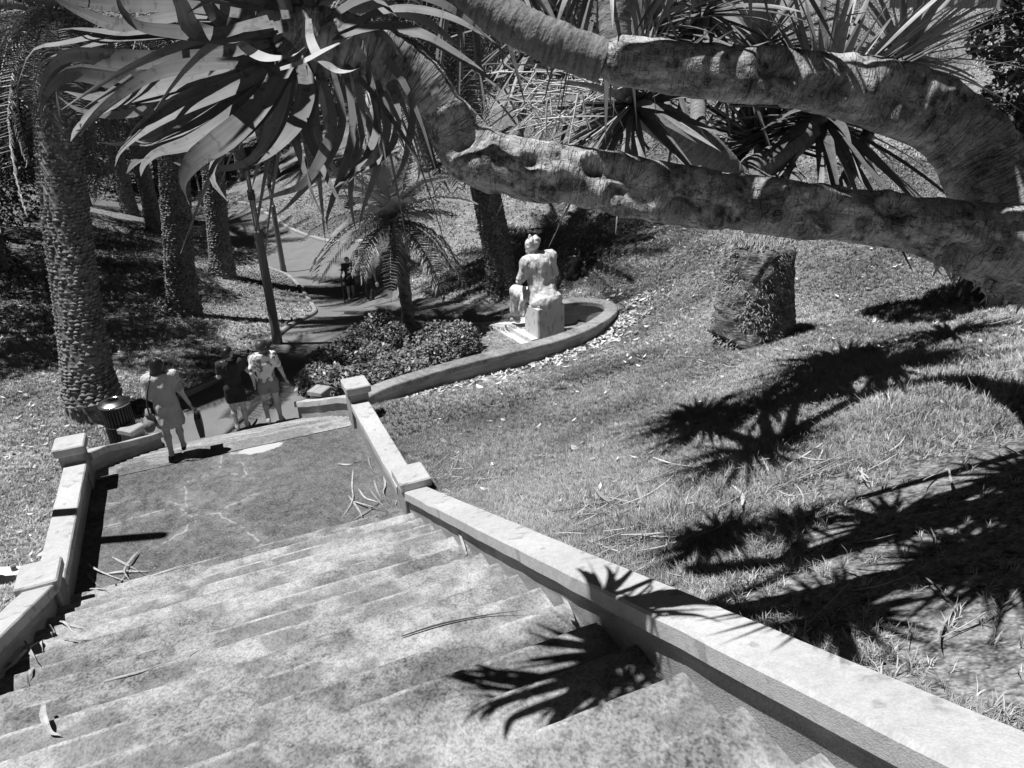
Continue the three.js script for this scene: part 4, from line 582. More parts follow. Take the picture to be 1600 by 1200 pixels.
function makePerson(J, look) {
  const b = [], leg = (h, k, a, t) => { b.push([...h, ...k, 0.088, 0.056], [...k, ...lerp3(k, a, 0.35), 0.054, 0.056], [...lerp3(k, a, 0.35), ...a, 0.055, 0.036], [...a, ...t, 0.038, 0.028], [a[0], a[1] - 0.03, a[2] - 0.03, a[0], a[1] - 0.03, a[2], 0.034, 0.034]); };
  leg(J.hipL, J.kneeL, J.ankL, J.toeL); leg(J.hipR, J.kneeR, J.ankR, J.toeR);
  const torso = [[...J.pel, ...J.waist, look.hipW || 0.14, look.waistW || 0.125, 1.3], [...J.waist, ...J.chest, look.waistW || 0.125, 0.145, 1.35], [...J.shL, ...J.shR, 0.062, 0.062, 1], [...J.chest, ...J.neck, 0.12, 0.06, 1.2], [...lerp3(J.neck, J.chest, 0.1), ...lerp3(J.neck, J.shL, 0.85), 0.05, 0.06], [...lerp3(J.neck, J.chest, 0.1), ...lerp3(J.neck, J.shR, 0.85), 0.05, 0.06], [...lerp3(J.chest, J.shL, 0.55), ...lerp3(J.chest, J.waist, 0.7), 0.1, 0.1, 1.1], [...lerp3(J.chest, J.shR, 0.55), ...lerp3(J.chest, J.waist, 0.7), 0.1, 0.1, 1.1]];
  b.push(...torso); const hd = J.head, f = J.face || [0, 0, 1];
  b.push([...J.neck, ...lerp3(J.neck, hd, 0.7), 0.056, 0.052]);
  const H = (fw, sd, up, r) => { const s = [f[2], 0, -f[0]]; const p = [hd[0] + f[0] * fw + s[0] * sd, hd[1] + up + f[1] * fw, hd[2] + f[2] * fw + s[2] * sd]; return [...p, ...p, r, r]; };
  const headB = [H(-0.012, 0, 0.02, 0.09), H(0.02, 0, 0.035, 0.084), H(0.04, 0, -0.05, 0.058), H(0.058, 0, -0.085, 0.034), H(0.105, 0, -0.018, 0.013), H(0.1, 0, -0.06, 0.014), H(0, 0.088, -0.01, 0.02), H(0, -0.088, -0.01, 0.02), H(0.082, 0.032, 0.005, 0.018), H(0.082, -0.032, 0.005, 0.018)];
  const arm = (s, e, w) => b.push([...s, ...e, 0.05, 0.041], [...e, ...w, 0.042, 0.027]); arm(J.shL, J.elL, J.wrL); arm(J.shR, J.elR, J.wrR);
  const c = look.cell || 0.014, gs = [bonesGeo(b, { kk: 0.035 }, c), bonesGeo(headB, { kk: 0.03 }, look.fine || 0.007)];
  for (const [w, e, n] of [[J.wrL, J.elL, [1, 0, 0]], [J.wrR, J.elR, [-1, 0, 0]]]) gs.push(bonesGeo([...handBones(w, [w[0] - e[0], w[1] - e[1], w[2] - e[2]], n), [...lerp3(e, w, 0.85), ...w, 0.03, 0.027]], { kk: 0.007 }, look.fine ? 0.006 : 0.0045));
  return { body: mergeGeometries(gs), b, torso, H };
}
const stand = (o = {}) => ({ hipL: [0.095, 0.92, 0], hipR: [-0.095, 0.92, 0], kneeL: [0.1, 0.5, 0.02], kneeR: [-0.1, 0.5, 0.02], ankL: [0.1, 0.085, -0.02], ankR: [-0.1, 0.085, -0.02], toeL: [0.115, 0.03, 0.13], toeR: [-0.115, 0.03, 0.13], pel: [0, 0.96, 0], waist: [0, 1.1, 0.005], chest: [0, 1.3, 0], shL: [0.175, 1.43, 0], shR: [-0.175, 1.43, 0], neck: [0, 1.475, 0], head: [0, 1.63, 0.03], elL: [0.245, 1.14, -0.03], elR: [-0.245, 1.14, -0.03], wrL: [0.27, 0.9, 0.06], wrR: [-0.27, 0.9, 0.06], ...o });
const skinMat = mat(0.42, { roughness: 0.6 }), hairMat = mat(0.012, { roughness: 0.35 });
const grow = (list, d) => list.map((q) => { const r = q.slice(); r[6] += d; r[7] += d; return r; });
function shirt(J, torso, o) { const L = [...grow(torso, o.ease ?? 0.022)], sl = o.sleeve ?? 0.62; if (sl) for (const [s, e] of [[J.shL, J.elL], [J.shR, J.elR]]) L.push([...s, ...lerp3(s, e, sl), 0.056, 0.064 + (o.flare || 0)]); if (o.extra) L.push(...o.extra); const cuts = [[0, -1, 0, -o.hem]]; return bonesGeo(L, { kk: 0.055, cut: [...cuts, [0, 1, 0, J.neck[1] + 0.035]], wrinkle: 0.04, seed: o.seed }, o.cell || 0.012); }
function shorts(J, o) { return bonesGeo([[...J.pel, ...J.waist, 0.16, 0.14, 1.3], [...J.hipL, ...lerp3(J.hipL, J.kneeL, o.len), 0.108, 0.1], [...J.hipR, ...lerp3(J.hipR, J.kneeR, o.len), 0.108, 0.1]], { kk: 0.03, cut: [[0, 1, 0, 1.06], [0, -1, 0, -mix(J.hipL[1], J.kneeL[1], o.len) + 0.02]], wrinkle: 0.02, seed: 4 }, o.cell || 0.012); }
const HEAD = -AZ + Math.PI;                                     // turned to face down the flight (local +z)
function placePerson(name, label, p, turn, sc) { const g = thing(name, label, 'person', p, turn); g.scale.setScalar(sc); return g; }
function tread(px, py) { const v = at(px, py, 1); for (let k = 1; k < 20; k += 0.004) { const x = v.x * k, y = v.y * k, f = -v.z * k; const [s, r] = toSR(x, f); let t; if (s < 7.984) t = noseY(1.36 + TREAD * Math.ceil((s - 1.36) / TREAD)); else if (s < 11.32) t = LAND; else if (s < 13.72) t = LAND - 0.123 * Math.ceil((s - 11.32) / 0.3); else t = baseY(x, f); if (y < t) return new V3(x, t, -f); } return v; }
const faceDown = Math.atan2(Sx, -Sf);                            // rotation that turns +z to the way down
const cloth = (v, o) => mat(v, { roughness: 0.95, ...o });
// woman in a pale dress
{
  const J = stand({ kneeL: [0.1, 0.5, 0.06], ankL: [0.1, 0.09, -0.03], toeL: [0.12, 0.03, 0.11], kneeR: [-0.09, 0.52, 0.12], ankR: [-0.09, 0.13, 0.14], toeR: [-0.1, 0.06, 0.27], elL: [0.25, 1.14, 0.02], wrL: [0.19, 0.98, 0.2], elR: [-0.26, 1.15, -0.05], wrR: [-0.34, 0.9, -0.02], face: [0, 0, 1] });
  const p = tread(280, 712), g = placePerson('person', 'person in a pale loose dress carrying bags, stepping onto the lower flight', p, faceDown, 0.92), m = makePerson(J, { hipW: 0.16 });
  part('body', m.body, skinMat, g);
  part('dress', bonesGeo([...grow(m.torso, 0.028), [0, 1.12, 0, 0, 0.66, 0.02, 0.15, 0.225, 1.35], [...J.shL, ...lerp3(J.shL, J.elL, 0.95), 0.056, 0.074], [...J.shR, ...lerp3(J.shR, J.elR, 0.85), 0.056, 0.072]], { kk: 0.06, cut: [[0, -1, 0, -0.56], [0, 1, 0, 1.51]], wrinkle: 0.05, seed: 2 }, 0.011), cloth(0.42), g);
  part('hair', bonesGeo([m.H(-0.02, 0, 0.03, 0.105), m.H(-0.035, 0, -0.05, 0.1), m.H(-0.04, 0.05, -0.12, 0.07), m.H(-0.04, -0.05, -0.12, 0.07), m.H(-0.05, 0, -0.13, 0.075), m.H(0.03, 0.07, -0.06, 0.045), m.H(0.03, -0.07, -0.06, 0.045)], { kk: 0.03, cut: [[0, -1, 0, -1.44]], wrinkle: 0.03 }, 0.009), hairMat, g);
  for (const [a, t] of [[J.ankL, J.toeL], [J.ankR, J.toeR]]) part('sandal', bonesGeo([[a[0], a[1] - 0.055, a[2] - 0.05, t[0], t[1] - 0.012, t[2] + 0.02, 0.038, 0.036, 1]], { cut: [[0, 1, 0, a[1] - 0.03]] }, 0.01), mat(0.03), g);
  // shoulder bag at her left hip with its strap, tote in her right hand
  const bag = new THREE.Group(); const bp = p.clone(); bag.name = numbered('shoulder_bag'); bag.position.copy(p); bag.rotation.y = faceDown; bag.scale.setScalar(0.92); scene.add(bag); tag(bag, 'slouchy shoulder bag on a strap at the hip of the person in the dress', 'bag');
  part('pouch', bonesGeo([[0.3, 0.7, -0.1, 0.3, 0.7, 0.14, 0.09, 0.09], [0.29, 0.86, -0.06, 0.29, 0.86, 0.1, 0.05, 0.05], [0.31, 0.64, -0.08, 0.31, 0.64, 0.12, 0.08, 0.08]], { kk: 0.05, wrinkle: 0.03 }, 0.012), cloth(0.16), bag);
  part('strap', tube([new V3(0.27, 0.86, -0.08), new V3(0.25, 1.1, -0.14), new V3(0.18, 1.35, -0.15), new V3(0.11, 1.505, -0.04), new V3(0.13, 1.45, 0.09)], 0.013, 0.013, 6, 0.04), mat(0.04), bag);
  const tote = new THREE.Group(); tote.name = numbered('tote_bag'); tote.position.copy(p); tote.rotation.y = faceDown; tote.scale.setScalar(0.92); scene.add(tote); tag(tote, 'dark tote bag hanging from the right hand of the person in the dress', 'bag');
  part('pouch', loft([[[-0.36, 0.66], [-0.46, 0.66]], [[-0.37, 0.45], [-0.47, 0.45]], [[-0.385, 0.3], [-0.465, 0.3]]].map(([a, b], i) => [new V3(a[0], a[1], -0.16 + i * 0.01), new V3(a[0], a[1], 0.2 - i * 0.01), new V3(b[0], b[1], 0.2 - i * 0.01), new V3(b[0], b[1], -0.16 + i * 0.01)]), { crease: 0.6 }), mat(0.02, { roughness: 0.5 }), tote);
  for (const x of [-0.375, -0.445]) part('handle', tube([new V3(x, 0.65, -0.06), new V3(-0.39, 0.8, -0.02), new V3(-0.385, 0.835, 0.02), new V3(-0.39, 0.8, 0.06), new V3(x, 0.65, 0.1)], 0.008, 0.008, 6, 0.03), mat(0.03), tote);
  part('bottle', lathe([[0, 0], [0.028, 0], [0.03, 0.03], [0.03, 0.12], [0.012, 0.15], [0.012, 0.17], [0, 0.17]], 14).translate(-0.4, 0.58, 0.06), mat(0.7, { roughness: 0.3 }), tote);
}
// man in dark clothes
{
  const J = stand({ kneeL: [0.1, 0.5, 0.04], ankL: [0.09, 0.1, -0.06], toeL: [0.1, 0.035, 0.08], kneeR: [-0.1, 0.5, 0.03], ankR: [-0.1, 0.085, 0.0], toeR: [-0.13, 0.03, 0.14], elL: [0.24, 1.16, 0.1], wrL: [0.14, 1.12, 0.3], elR: [-0.33, 1.22, -0.02], wrR: [-0.44, 1.02, 0.04], face: [-0.8, 0, 0.6], head: [-0.01, 1.64, 0.02] });
  const g = placePerson('person', 'person in dark T-shirt and dark shorts at the foot of the steps, head turned right', tread(379, 669), faceDown, 0.97), m = makePerson(J, {});
  part('body', m.body, skinMat, g); part('shirt', shirt(J, m.torso, { hem: 0.93, seed: 5, sleeve: 0.55 }), cloth(0.022), g); part('shorts', shorts(J, { len: 0.72 }), cloth(0.016), g);
  part('hair', bonesGeo([m.H(-0.02, 0, 0.035, 0.098), m.H(-0.04, 0, 0, 0.085), m.H(0.03, 0, 0.065, 0.075)], { kk: 0.03, wrinkle: 0.014 }, 0.008), hairMat, g);
  for (const [a, t] of [[J.ankL, J.toeL], [J.ankR, J.toeR]]) part('sandal', bonesGeo([[a[0], a[1] - 0.055, a[2] - 0.05, t[0], t[1] - 0.012, t[2] + 0.02, 0.038, 0.036]], { cut: [[0, 1, 0, a[1] - 0.03]] }, 0.01), mat(0.12), g);
}
// man in a floral shirt
{
  const J = stand({ kneeL: [0.11, 0.52, 0.1], ankL: [0.12, 0.16, -0.14], toeL: [0.12, 0.05, -0.02], kneeR: [-0.11, 0.5, 0.05], ankR: [-0.13, 0.085, 0.02], toeR: [-0.17, 0.03, 0.16], elL: [0.25, 1.15, -0.06], wrL: [0.24, 0.9, 0.02], elR: [-0.28, 1.15, -0.02], wrR: [-0.34, 0.9, 0.05], face: [-0.15, -0.1, 1] });
  const g = placePerson('person', 'person in a pale flowered shirt and grey shorts at the foot of the steps', tread(430, 661), faceDown, 1.0), m = makePerson(J, {});
  part('body', m.body, skinMat, g); const sg = shirt(J, m.torso, { hem: 0.92, seed: 9, sleeve: 0.62, flare: 0.012, ease: 0.03 }), c = [], P = sg.attributes.position;
  for (let i = 0; i < P.count; i++) { const q = fbm3(P.getX(i) * 14, P.getY(i) * 14, P.getZ(i) * 14, 2, 21), v = q > 0.6 ? 0.2 : q > 0.56 ? 0.38 : 0.7; c.push(v, v, v); } sg.setAttribute('color', new THREE.Float32BufferAttribute(c, 3));
  part('shirt', sg, cloth(1, { vertexColors: true }), g); part('shorts', shorts(J, { len: 0.6 }), cloth(0.2), g);
  part('hair', bonesGeo([m.H(-0.02, 0, 0.035, 0.097), m.H(-0.04, 0, 0, 0.083), m.H(0.03, 0, 0.065, 0.07)], { kk: 0.03, wrinkle: 0.012 }, 0.008), mat(0.04, { roughness: 0.5 }), g);
  part('bracelet', new THREE.TorusGeometry(0.031, 0.005, 6, 16).rotateX(1.4).translate(-0.335, 0.92, 0.045), mat(0.05), g);
}
// two walkers on the far path, one pushing a bicycle
{
  const J = stand({ kneeL: [0.09, 0.5, 0.1], ankL: [0.09, 0.1, 0.1], toeL: [0.1, 0.04, 0.25], kneeR: [-0.09, 0.48, 0.0], ankR: [-0.09, 0.12, -0.2], toeR: [-0.1, 0.04, -0.08] });
  const A = { cell: 0.022, fine: 0.012 }, p = hitGround(580, 473), g = placePerson('person', 'person walking on the far path with a pale bag, beside the bicycle', p, 0.25, 0.95), m = makePerson(J, A);
  part('body', m.body, skinMat, g); part('shirt', shirt(J, m.torso, { hem: 0.9, seed: 3, sleeve: 0.9, cell: 0.02 }), cloth(0.22), g); part('trousers', bonesGeo([...m.b.filter((q, i) => i < 10 && q[1] > 0.2), [...J.pel, ...J.waist, 0.16, 0.14, 1.3]].map((q) => { const r = q.slice(); r[6] += 0.014; r[7] += 0.016; return r; }), { kk: 0.03, cut: [[0, 1, 0, 1.05]] }, 0.02), cloth(0.03), g); part('hair', bonesGeo([m.H(-0.02, 0, 0.03, 0.1), m.H(-0.04, 0, -0.06, 0.08)], { kk: 0.03 }, 0.014), hairMat, g);
  const bg = tag(part(numbered('hand_bag'), bonesGeo([[0.3, 0.8, 0.04, 0.3, 0.8, 0.16, 0.07, 0.07], [0.3, 0.72, 0.04, 0.3, 0.72, 0.16, 0.06, 0.06]], { kk: 0.03 }, 0.02), cloth(0.55), scene), 'pale hand bag carried by the walker on the far path', 'bag'); bg.position.copy(p); bg.rotation.y = 0.25; bg.scale.setScalar(0.95);
  const p2 = hitGround(550, 468), J2 = stand({ kneeL: [0.09, 0.5, 0.02], ankL: [0.09, 0.1, -0.1], toeL: [0.1, 0.04, 0.04], kneeR: [-0.09, 0.52, 0.12], ankR: [-0.09, 0.1, 0.14], toeR: [-0.1, 0.04, 0.28], elR: [-0.26, 1.16, 0.08], wrR: [-0.36, 1.02, 0.3], elL: [0.2, 1.15, 0.1], wrL: [-0.02, 1.04, 0.34] }), g2 = placePerson('person', 'person in dark clothes pushing a bicycle on the far path', p2, 0.2, 0.98), m2 = makePerson(J2, A);
  part('body', m2.body, skinMat, g2); part('shirt', shirt(J2, m2.torso, { hem: 0.92, seed: 6, cell: 0.02 }), cloth(0.03), g2); part('shorts', shorts(J2, { len: 0.7, cell: 0.02 }), cloth(0.03), g2); part('hair', bonesGeo([m2.H(-0.02, 0, 0.035, 0.098), m2.H(-0.03, 0, 0, 0.085)], { kk: 0.03 }, 0.014), hairMat, g2);
  const bike = thing('bicycle', 'dark bicycle being pushed along the far path', 'bicycle', hitGround(538, 471), 0.25), met = mat(0.06, { roughness: 0.4, metalness: 0.3 });
  for (const z of [0.5, -0.52]) { const w = new THREE.Group(); w.name = 'wheel'; w.position.set(0, 0.34, z); w.rotation.y = Math.PI / 2; bike.add(w); part('tyre', new THREE.TorusGeometry(0.325, 0.018, 8, 36), mat(0.02), w); part('rim', new THREE.TorusGeometry(0.3, 0.01, 6, 36), mat(0.4, { metalness: 0.6, roughness: 0.4 }), w); for (let i = 0; i < 9; i++) part('spoke', new THREE.CylinderGeometry(0.002, 0.002, 0.6, 4).rotateZ(i * Math.PI / 9), met, w); }
  const bar = (a, b, r = 0.016) => part('frame_tube', tube([new V3(...a), new V3(...a).lerp(new V3(...b), 0.5), new V3(...b)], r, r, 8, 0.2), met, bike);
  bar([0, 0.34, -0.52], [0, 0.3, -0.08]); bar([0, 0.34, -0.52], [0, 0.82, -0.2]); bar([0, 0.3, -0.08], [0, 0.86, -0.21]); bar([0, 0.3, -0.08], [0, 0.78, 0.36]); bar([0, 0.82, -0.2], [0, 0.86, 0.34]); bar([0, 0.34, 0.5], [0, 0.98, 0.32]);
  part('handlebar', tube([new V3(-0.28, 1.0, 0.24), new V3(-0.08, 1.0, 0.34), new V3(0.08, 1.0, 0.34), new V3(0.28, 1.0, 0.24)], 0.012, 0.012, 6, 0.05), met, bike); part('saddle', bonesGeo([[0, 0.92, -0.3, 0, 0.92, -0.08, 0.06, 0.025]], {}, 0.015), mat(0.02), bike);
}
// person sitting in the shade behind the statue
{
  const J = stand({ hipL: [0.09, 0.12, 0], hipR: [-0.09, 0.12, 0], kneeL: [0.12, 0.45, 0.28], kneeR: [-0.12, 0.42, 0.3], ankL: [0.1, 0.08, 0.5], ankR: [-0.1, 0.08, 0.52], toeL: [0.1, 0.03, 0.65], toeR: [-0.1, 0.03, 0.67], pel: [0, 0.14, 0], waist: [0, 0.28, 0.03], chest: [0, 0.48, 0.09], shL: [0.17, 0.6, 0.12], shR: [-0.17, 0.6, 0.12], neck: [0, 0.66, 0.14], head: [0, 0.79, 0.22], elL: [0.22, 0.36, 0.24], elR: [-0.22, 0.36, 0.24], wrL: [0.1, 0.42, 0.42], wrR: [-0.1, 0.42, 0.42], face: [0, -0.4, 0.9] });
  const g = placePerson('person', 'person in black sitting hunched on the shaded lawn behind the statue', hitGround(893, 440), faceDown - 1.2, 1.05), m = makePerson(J, { cell: 0.02, fine: 0.011 });
  part('body', m.body, skinMat, g); part('shirt', bonesGeo([...grow(m.torso, 0.025), [...J.shL, ...lerp3(J.shL, J.elL, 0.6), 0.07, 0.07], [...J.shR, ...lerp3(J.shR, J.elR, 0.6), 0.07, 0.07]], { kk: 0.03, cut: [[0, 1, 0, 0.7]] }, 0.018), cloth(0.015), g); part('shorts', bonesGeo([[...J.pel, ...J.waist, 0.16, 0.14, 1.2], [...J.hipL, ...lerp3(J.hipL, J.kneeL, 0.8), 0.11, 0.085], [...J.hipR, ...lerp3(J.hipR, J.kneeR, 0.8), 0.11, 0.085]], { kk: 0.03 }, 0.018), cloth(0.03), g); part('hair', bonesGeo([m.H(-0.02, 0, 0.035, 0.1), m.H(-0.04, 0, -0.02, 0.085)], { kk: 0.03 }, 0.013), hairMat, g);
}
// ---------- statue ----------
{
  T.marble = tex(512, 1.2, (u, v) => clamp(0.56 + 0.1 * (fbm(u * 5, v * 5, 4, 151, 5) - 0.5) + 0.1 * (fbm(u * 40, v * 40, 3, 152, 40) - 0.5) - 0.2 * smooth(0.6, 0.7, fbm(u * 20, v * 8, 4, 153, 20, 8))), true);
  const marble = mat(1, { map: T.marble, roughness: 0.75 }), B = atY(848, 522, -6.55); B.y = -6.62;
  const st = thing('statue', 'white marble statue of a seated figure seen from behind', 'statue', B, faceDown + 0.12), s = 1.68, sy = 0.46;
  const J = stand({ hipL: [0.1, 0.54, 0.02], hipR: [-0.1, 0.54, 0.02], kneeL: [0.2, 0.55, 0.42], kneeR: [-0.13, 0.6, 0.4], ankL: [0.2, 0.12, 0.4], ankR: [-0.02, 0.2, 0.36], toeL: [0.22, 0.07, 0.54], toeR: [0.03, 0.11, 0.48], pel: [0, 0.58, 0], waist: [0.01, 0.72, 0], chest: [0.02, 0.93, 0.05], shL: [0.215, 1.05, 0.06], shR: [-0.2, 1.08, 0.06], neck: [0.03, 1.13, 0.08], head: [0.07, 1.27, 0.13], elL: [0.32, 0.79, 0.1], elR: [-0.31, 0.81, 0.1], wrL: [0.14, 0.74, 0.3], wrR: [-0.08, 0.78, 0.32], face: [0.35, -0.35, 0.87] });
  const m = makePerson(J, { cell: 0.011, hipW: 0.185, waistW: 0.16 }), fig = new THREE.Group(); fig.name = 'figure'; fig.scale.setScalar(s); fig.position.y = 0.16; st.add(fig);
  part('body', m.body, marble, fig);
  part('tunic', bonesGeo([...grow(m.torso, 0.03), [0.02, 0.98, 0.03, 0.01, 0.72, 0, 0.2, 0.175, 1.25], [...lerp3(J.shL, J.shR, 0.12), ...lerp3(J.shL, J.shR, 0.88), 0.095, 0.095], [0, 0.6, -0.05, 0, 0.5, -0.1, 0.2, 0.24, 1.1], [0.01, 0.72, -0.01, 0.0, 0.52, -0.06, 0.14, 0.19, 1.2], [...J.shL, ...lerp3(J.shL, J.elL, 0.8), 0.066, 0.062], [...J.shR, ...lerp3(J.shR, J.elR, 0.8), 0.066, 0.062], [0.1, 1.0, -0.1, 0.03, 0.62, -0.155, 0.014, 0.02], [-0.1, 1.02, -0.09, -0.12, 0.7, -0.14, 0.012, 0.018]], { kk: 0.05, cut: [[0, -1, 0, -0.44], [0, 1, 0, 1.18]], wrinkle: 0.045, seed: 12 }, 0.01), marble, fig);
  part('drapery', bonesGeo([[...J.hipL, ...J.kneeL, 0.13, 0.095], [...J.hipR, ...J.kneeR, 0.125, 0.09], [...J.kneeL, 0.21, 0.22, 0.44, 0.09, 0.08], [0.05, 0.5, 0.3, 0.1, 0.3, 0.34, 0.07, 0.05], [0.24, 0.5, 0.12, 0.26, 0.3, 0.2, 0.05, 0.03]], { kk: 0.035, wrinkle: 0.05, seed: 31 }, 0.01), marble, fig);
  const cur = [], R = rng(3); for (let i = 0; i < 26; i++) { const a = R() * 6.28, e = -0.3 + 1.5 * R(), q = m.H(-0.012 + 0.085 * Math.cos(e) * Math.cos(a) * 0.9 - 0.02, 0.09 * Math.cos(e) * Math.sin(a), 0.03 + 0.09 * Math.sin(e), 0.024 + 0.012 * R()); cur.push(q); } cur.push(m.H(-0.02, 0, 0.03, 0.095), m.H(-0.01, 0.05, 0.13, 0.03), m.H(-0.01, 0.06, 0.16, 0.018));
  part('hair', bonesGeo(cur, { kk: 0.012 }, 0.008), marble, fig);
  const seat = part('seat', mergeGeometries([block(0.78, 0.8, 0.66, 0, 0.12, -0.1, 0.03), block(0.7, 0.1, 0.6, 0, 0.9, -0.1, 0.03)]), marble, st);
  part('base', block(1.0, 0.16, 1.35, 0.05, 0, 0.3, 0.015), marble, st);
  part('plinth', block(1.25, 0.5, 1.9, 0.1, -0.46, 0.55, 0.02), marble, st);
}
// ---------- street furniture ----------
{
  const B = hitGround(197, 694), g = thing('litter_bin', 'dark slatted litter bin with shiny domed lid beside the left bollard', 'bin', B), dark = mat(0.03, { roughness: 0.5, metalness: 0.3 }), lid = mat(0.55, { roughness: 0.25, metalness: 1 });
  part('liner', lathe([[0, 0.06], [0.2, 0.06], [0.21, 0.8], [0.19, 0.8], [0.18, 0.1], [0, 0.1]], 28), mat(0.012), g);
  const sl = block(0.034, 0.78, 0.012, 0, 0.05, 0, 0.003); for (let i = 0; i < 28; i++) { const a = i / 28 * 6.2832, o = part('slat', sl, dark, g); o.position.set(Math.sin(a) * 0.245, 0, Math.cos(a) * 0.245); o.rotation.y = a; }
  for (const y of [0.05, 0.44, 0.82]) part('hoop', new THREE.TorusGeometry(0.243, 0.014, 8, 36).rotateX(Math.PI / 2).translate(0, y, 0), dark, g);
  part('lid', lathe([[0.27, 0.84], [0.28, 0.86], [0.27, 0.88], [0.18, 0.925], [0.1, 0.94], [0.1, 0.9], [0.17, 0.89], [0.25, 0.85]], 36), lid, g); part('foot', lathe([[0, 0], [0.12, 0], [0.12, 0.06], [0, 0.06]], 18), dark, g);
}
function lampPost(label, B, H, s = 1) {
  const g = thing('lamp_post', label, 'lamp post', B, 0, 'lamp posts along the path'), m = mat(0.16, { roughness: 0.45, metalness: 0.3 }), d = mat(0.05, { roughness: 0.5 });
  part('post', lathe([[0, -0.4], [0.13, -0.4], [0.13, 0.02], [0.115, 0.05], [0.105, H * 0.62], [0.11, H * 0.625], [0.11, H * 0.64], [0, H * 0.64]], 20), m, g);
  for (let i = 0; i < 4; i++) { const a = i * Math.PI / 2 + 0.4; part('rod', new THREE.CylinderGeometry(0.016, 0.016, H * 0.19, 8).translate(Math.cos(a) * 0.07, H * 0.73, Math.sin(a) * 0.07), m, g); part('rod', new THREE.CylinderGeometry(0.012, 0.016, H * 0.12, 8).translate(Math.cos(a) * 0.05, H * 0.93, Math.sin(a) * 0.05), m, g); }
  part('core', new THREE.CylinderGeometry(0.03, 0.03, H * 0.36, 10).translate(0, H * 0.81, 0), mat(0.45, { roughness: 0.3 }), g);
  part('collar', lathe([[0, H * 0.82], [0.09, H * 0.82], [0.085, H * 0.875], [0, H * 0.875]], 18), d, g); part('cap', lathe([[0, H * 0.985], [0.07, H * 0.985], [0.075, H], [0.03, H * 1.012], [0, H * 1.013]], 18), d, g);
}
lampPost('nearest lamp post of the path, left of the young palm', at(431, 519, 19.2), 4.15);
lampPost('second lamp post along the path, just right of the nearest one', at(442, 416, 32.5), 4.15);
lampPost('farthest lamp post, between the two straight palms', at(324, 358, 51), 4.15);
{
  const g = thing('lamp_column', 'lamp column with bolted pale base plate at the left edge beside the parapet', 'lamp post', new V3(-6.86, groundY(-6.86, 7.72) - 0.02, -7.72)), m = mat(0.1, { roughness: 0.5 });
  part('base_plate', block(0.62, 0.08, 0.62, 0, 0, 0, 0.01), mat(0.62), g); for (const [x, z] of [[0.22, 0.22], [0.22, -0.22], [-0.22, 0.22], [-0.22, -0.22]]) part('bolt', new THREE.CylinderGeometry(0.03, 0.035, 0.07, 6).translate(x, 0.11, z), m, g);
  part('post', lathe([[0, 0.05], [0.13, 0.05], [0.13, 0.3], [0.095, 0.36], [0.085, 6.35], [0.075, 6.45], [0.04, 6.51], [0, 6.52]], 24), m, g);
}
// fence on the hill, pale wall beyond the lawn
{
  const A = hitGround(1425, 14), C = hitGround(1610, 14), g = thing('board_fence', 'dark board fence along the top of the hill at the upper right', 'fence', A), d = C.clone().sub(A), n = 34, dk = mat(0.025), pl = mat(0.2);
  A.y = 0; const b = block(d.length() / n * 0.93, 2.2, 0.05, 0, -0.3, 0, 0.01); for (let i = 0; i <= n + 12; i++) { const o = part('board', b, i % 6 === 4 ? pl : dk, g), t = (i - 8) / n; o.position.copy(d.clone().multiplyScalar(t)); o.position.y = groundY(A.x + o.position.x, -A.z - o.position.z) - g.position.y; o.rotation.y = Math.atan2(-d.z, d.x); }
  const w = at(765, 142, 62); one('garden_wall', block(9, 2.6, 0.4, w.x, w.y - 1.6, w.z, 0.03), mat(0.4), 'pale blank wall far beyond the lawn between the hanging leaves', 'wall');
}
{ // root flare of a tree beyond the right limb
  const B = hitGround(1520, 472), g = thing('tree_trunk', 'dark buttressed tree base on the shaded lawn under the right limb', 'tree', B), R = rng(2);
  part('trunk', loft(pathRings([{ p: new V3(0, -0.3, 0), r: 0.34 }, { p: new V3(0, 0.1, 0), r: 0.26 }, { p: new V3(0.03, 0.8, 0), r: 0.2 }, { p: new V3(0.2, 4.2, 0.2), r: 0.16 }], 36, 0.06, (an, al) => 0.16 * Math.max(0, Math.sin(an * 5 + 1)) * Math.exp(-al / 0.35) + 0.06 * (fbm(an * 3, al * 4, 3, 3) - 0.5)), { smoothN: true }), mat(0.5, { map: T.rind, bumpMap: T.rind, bumpScale: 0.03 }), g);
  const tips = []; for (let i = 0; i < 14; i++) tips.push([new V3(-0.9 + Math.cos(i * 2.4) * 2.5 * Math.sqrt(i / 14), 4.6 + R() * 1.2, 0.3 + Math.sin(i * 2.4) * 1.1 * Math.sqrt(i / 14)), 0.6, 0.6]); part('crown', leafCloud(tips, 12000, 0.16, 5), leafC, g);
}
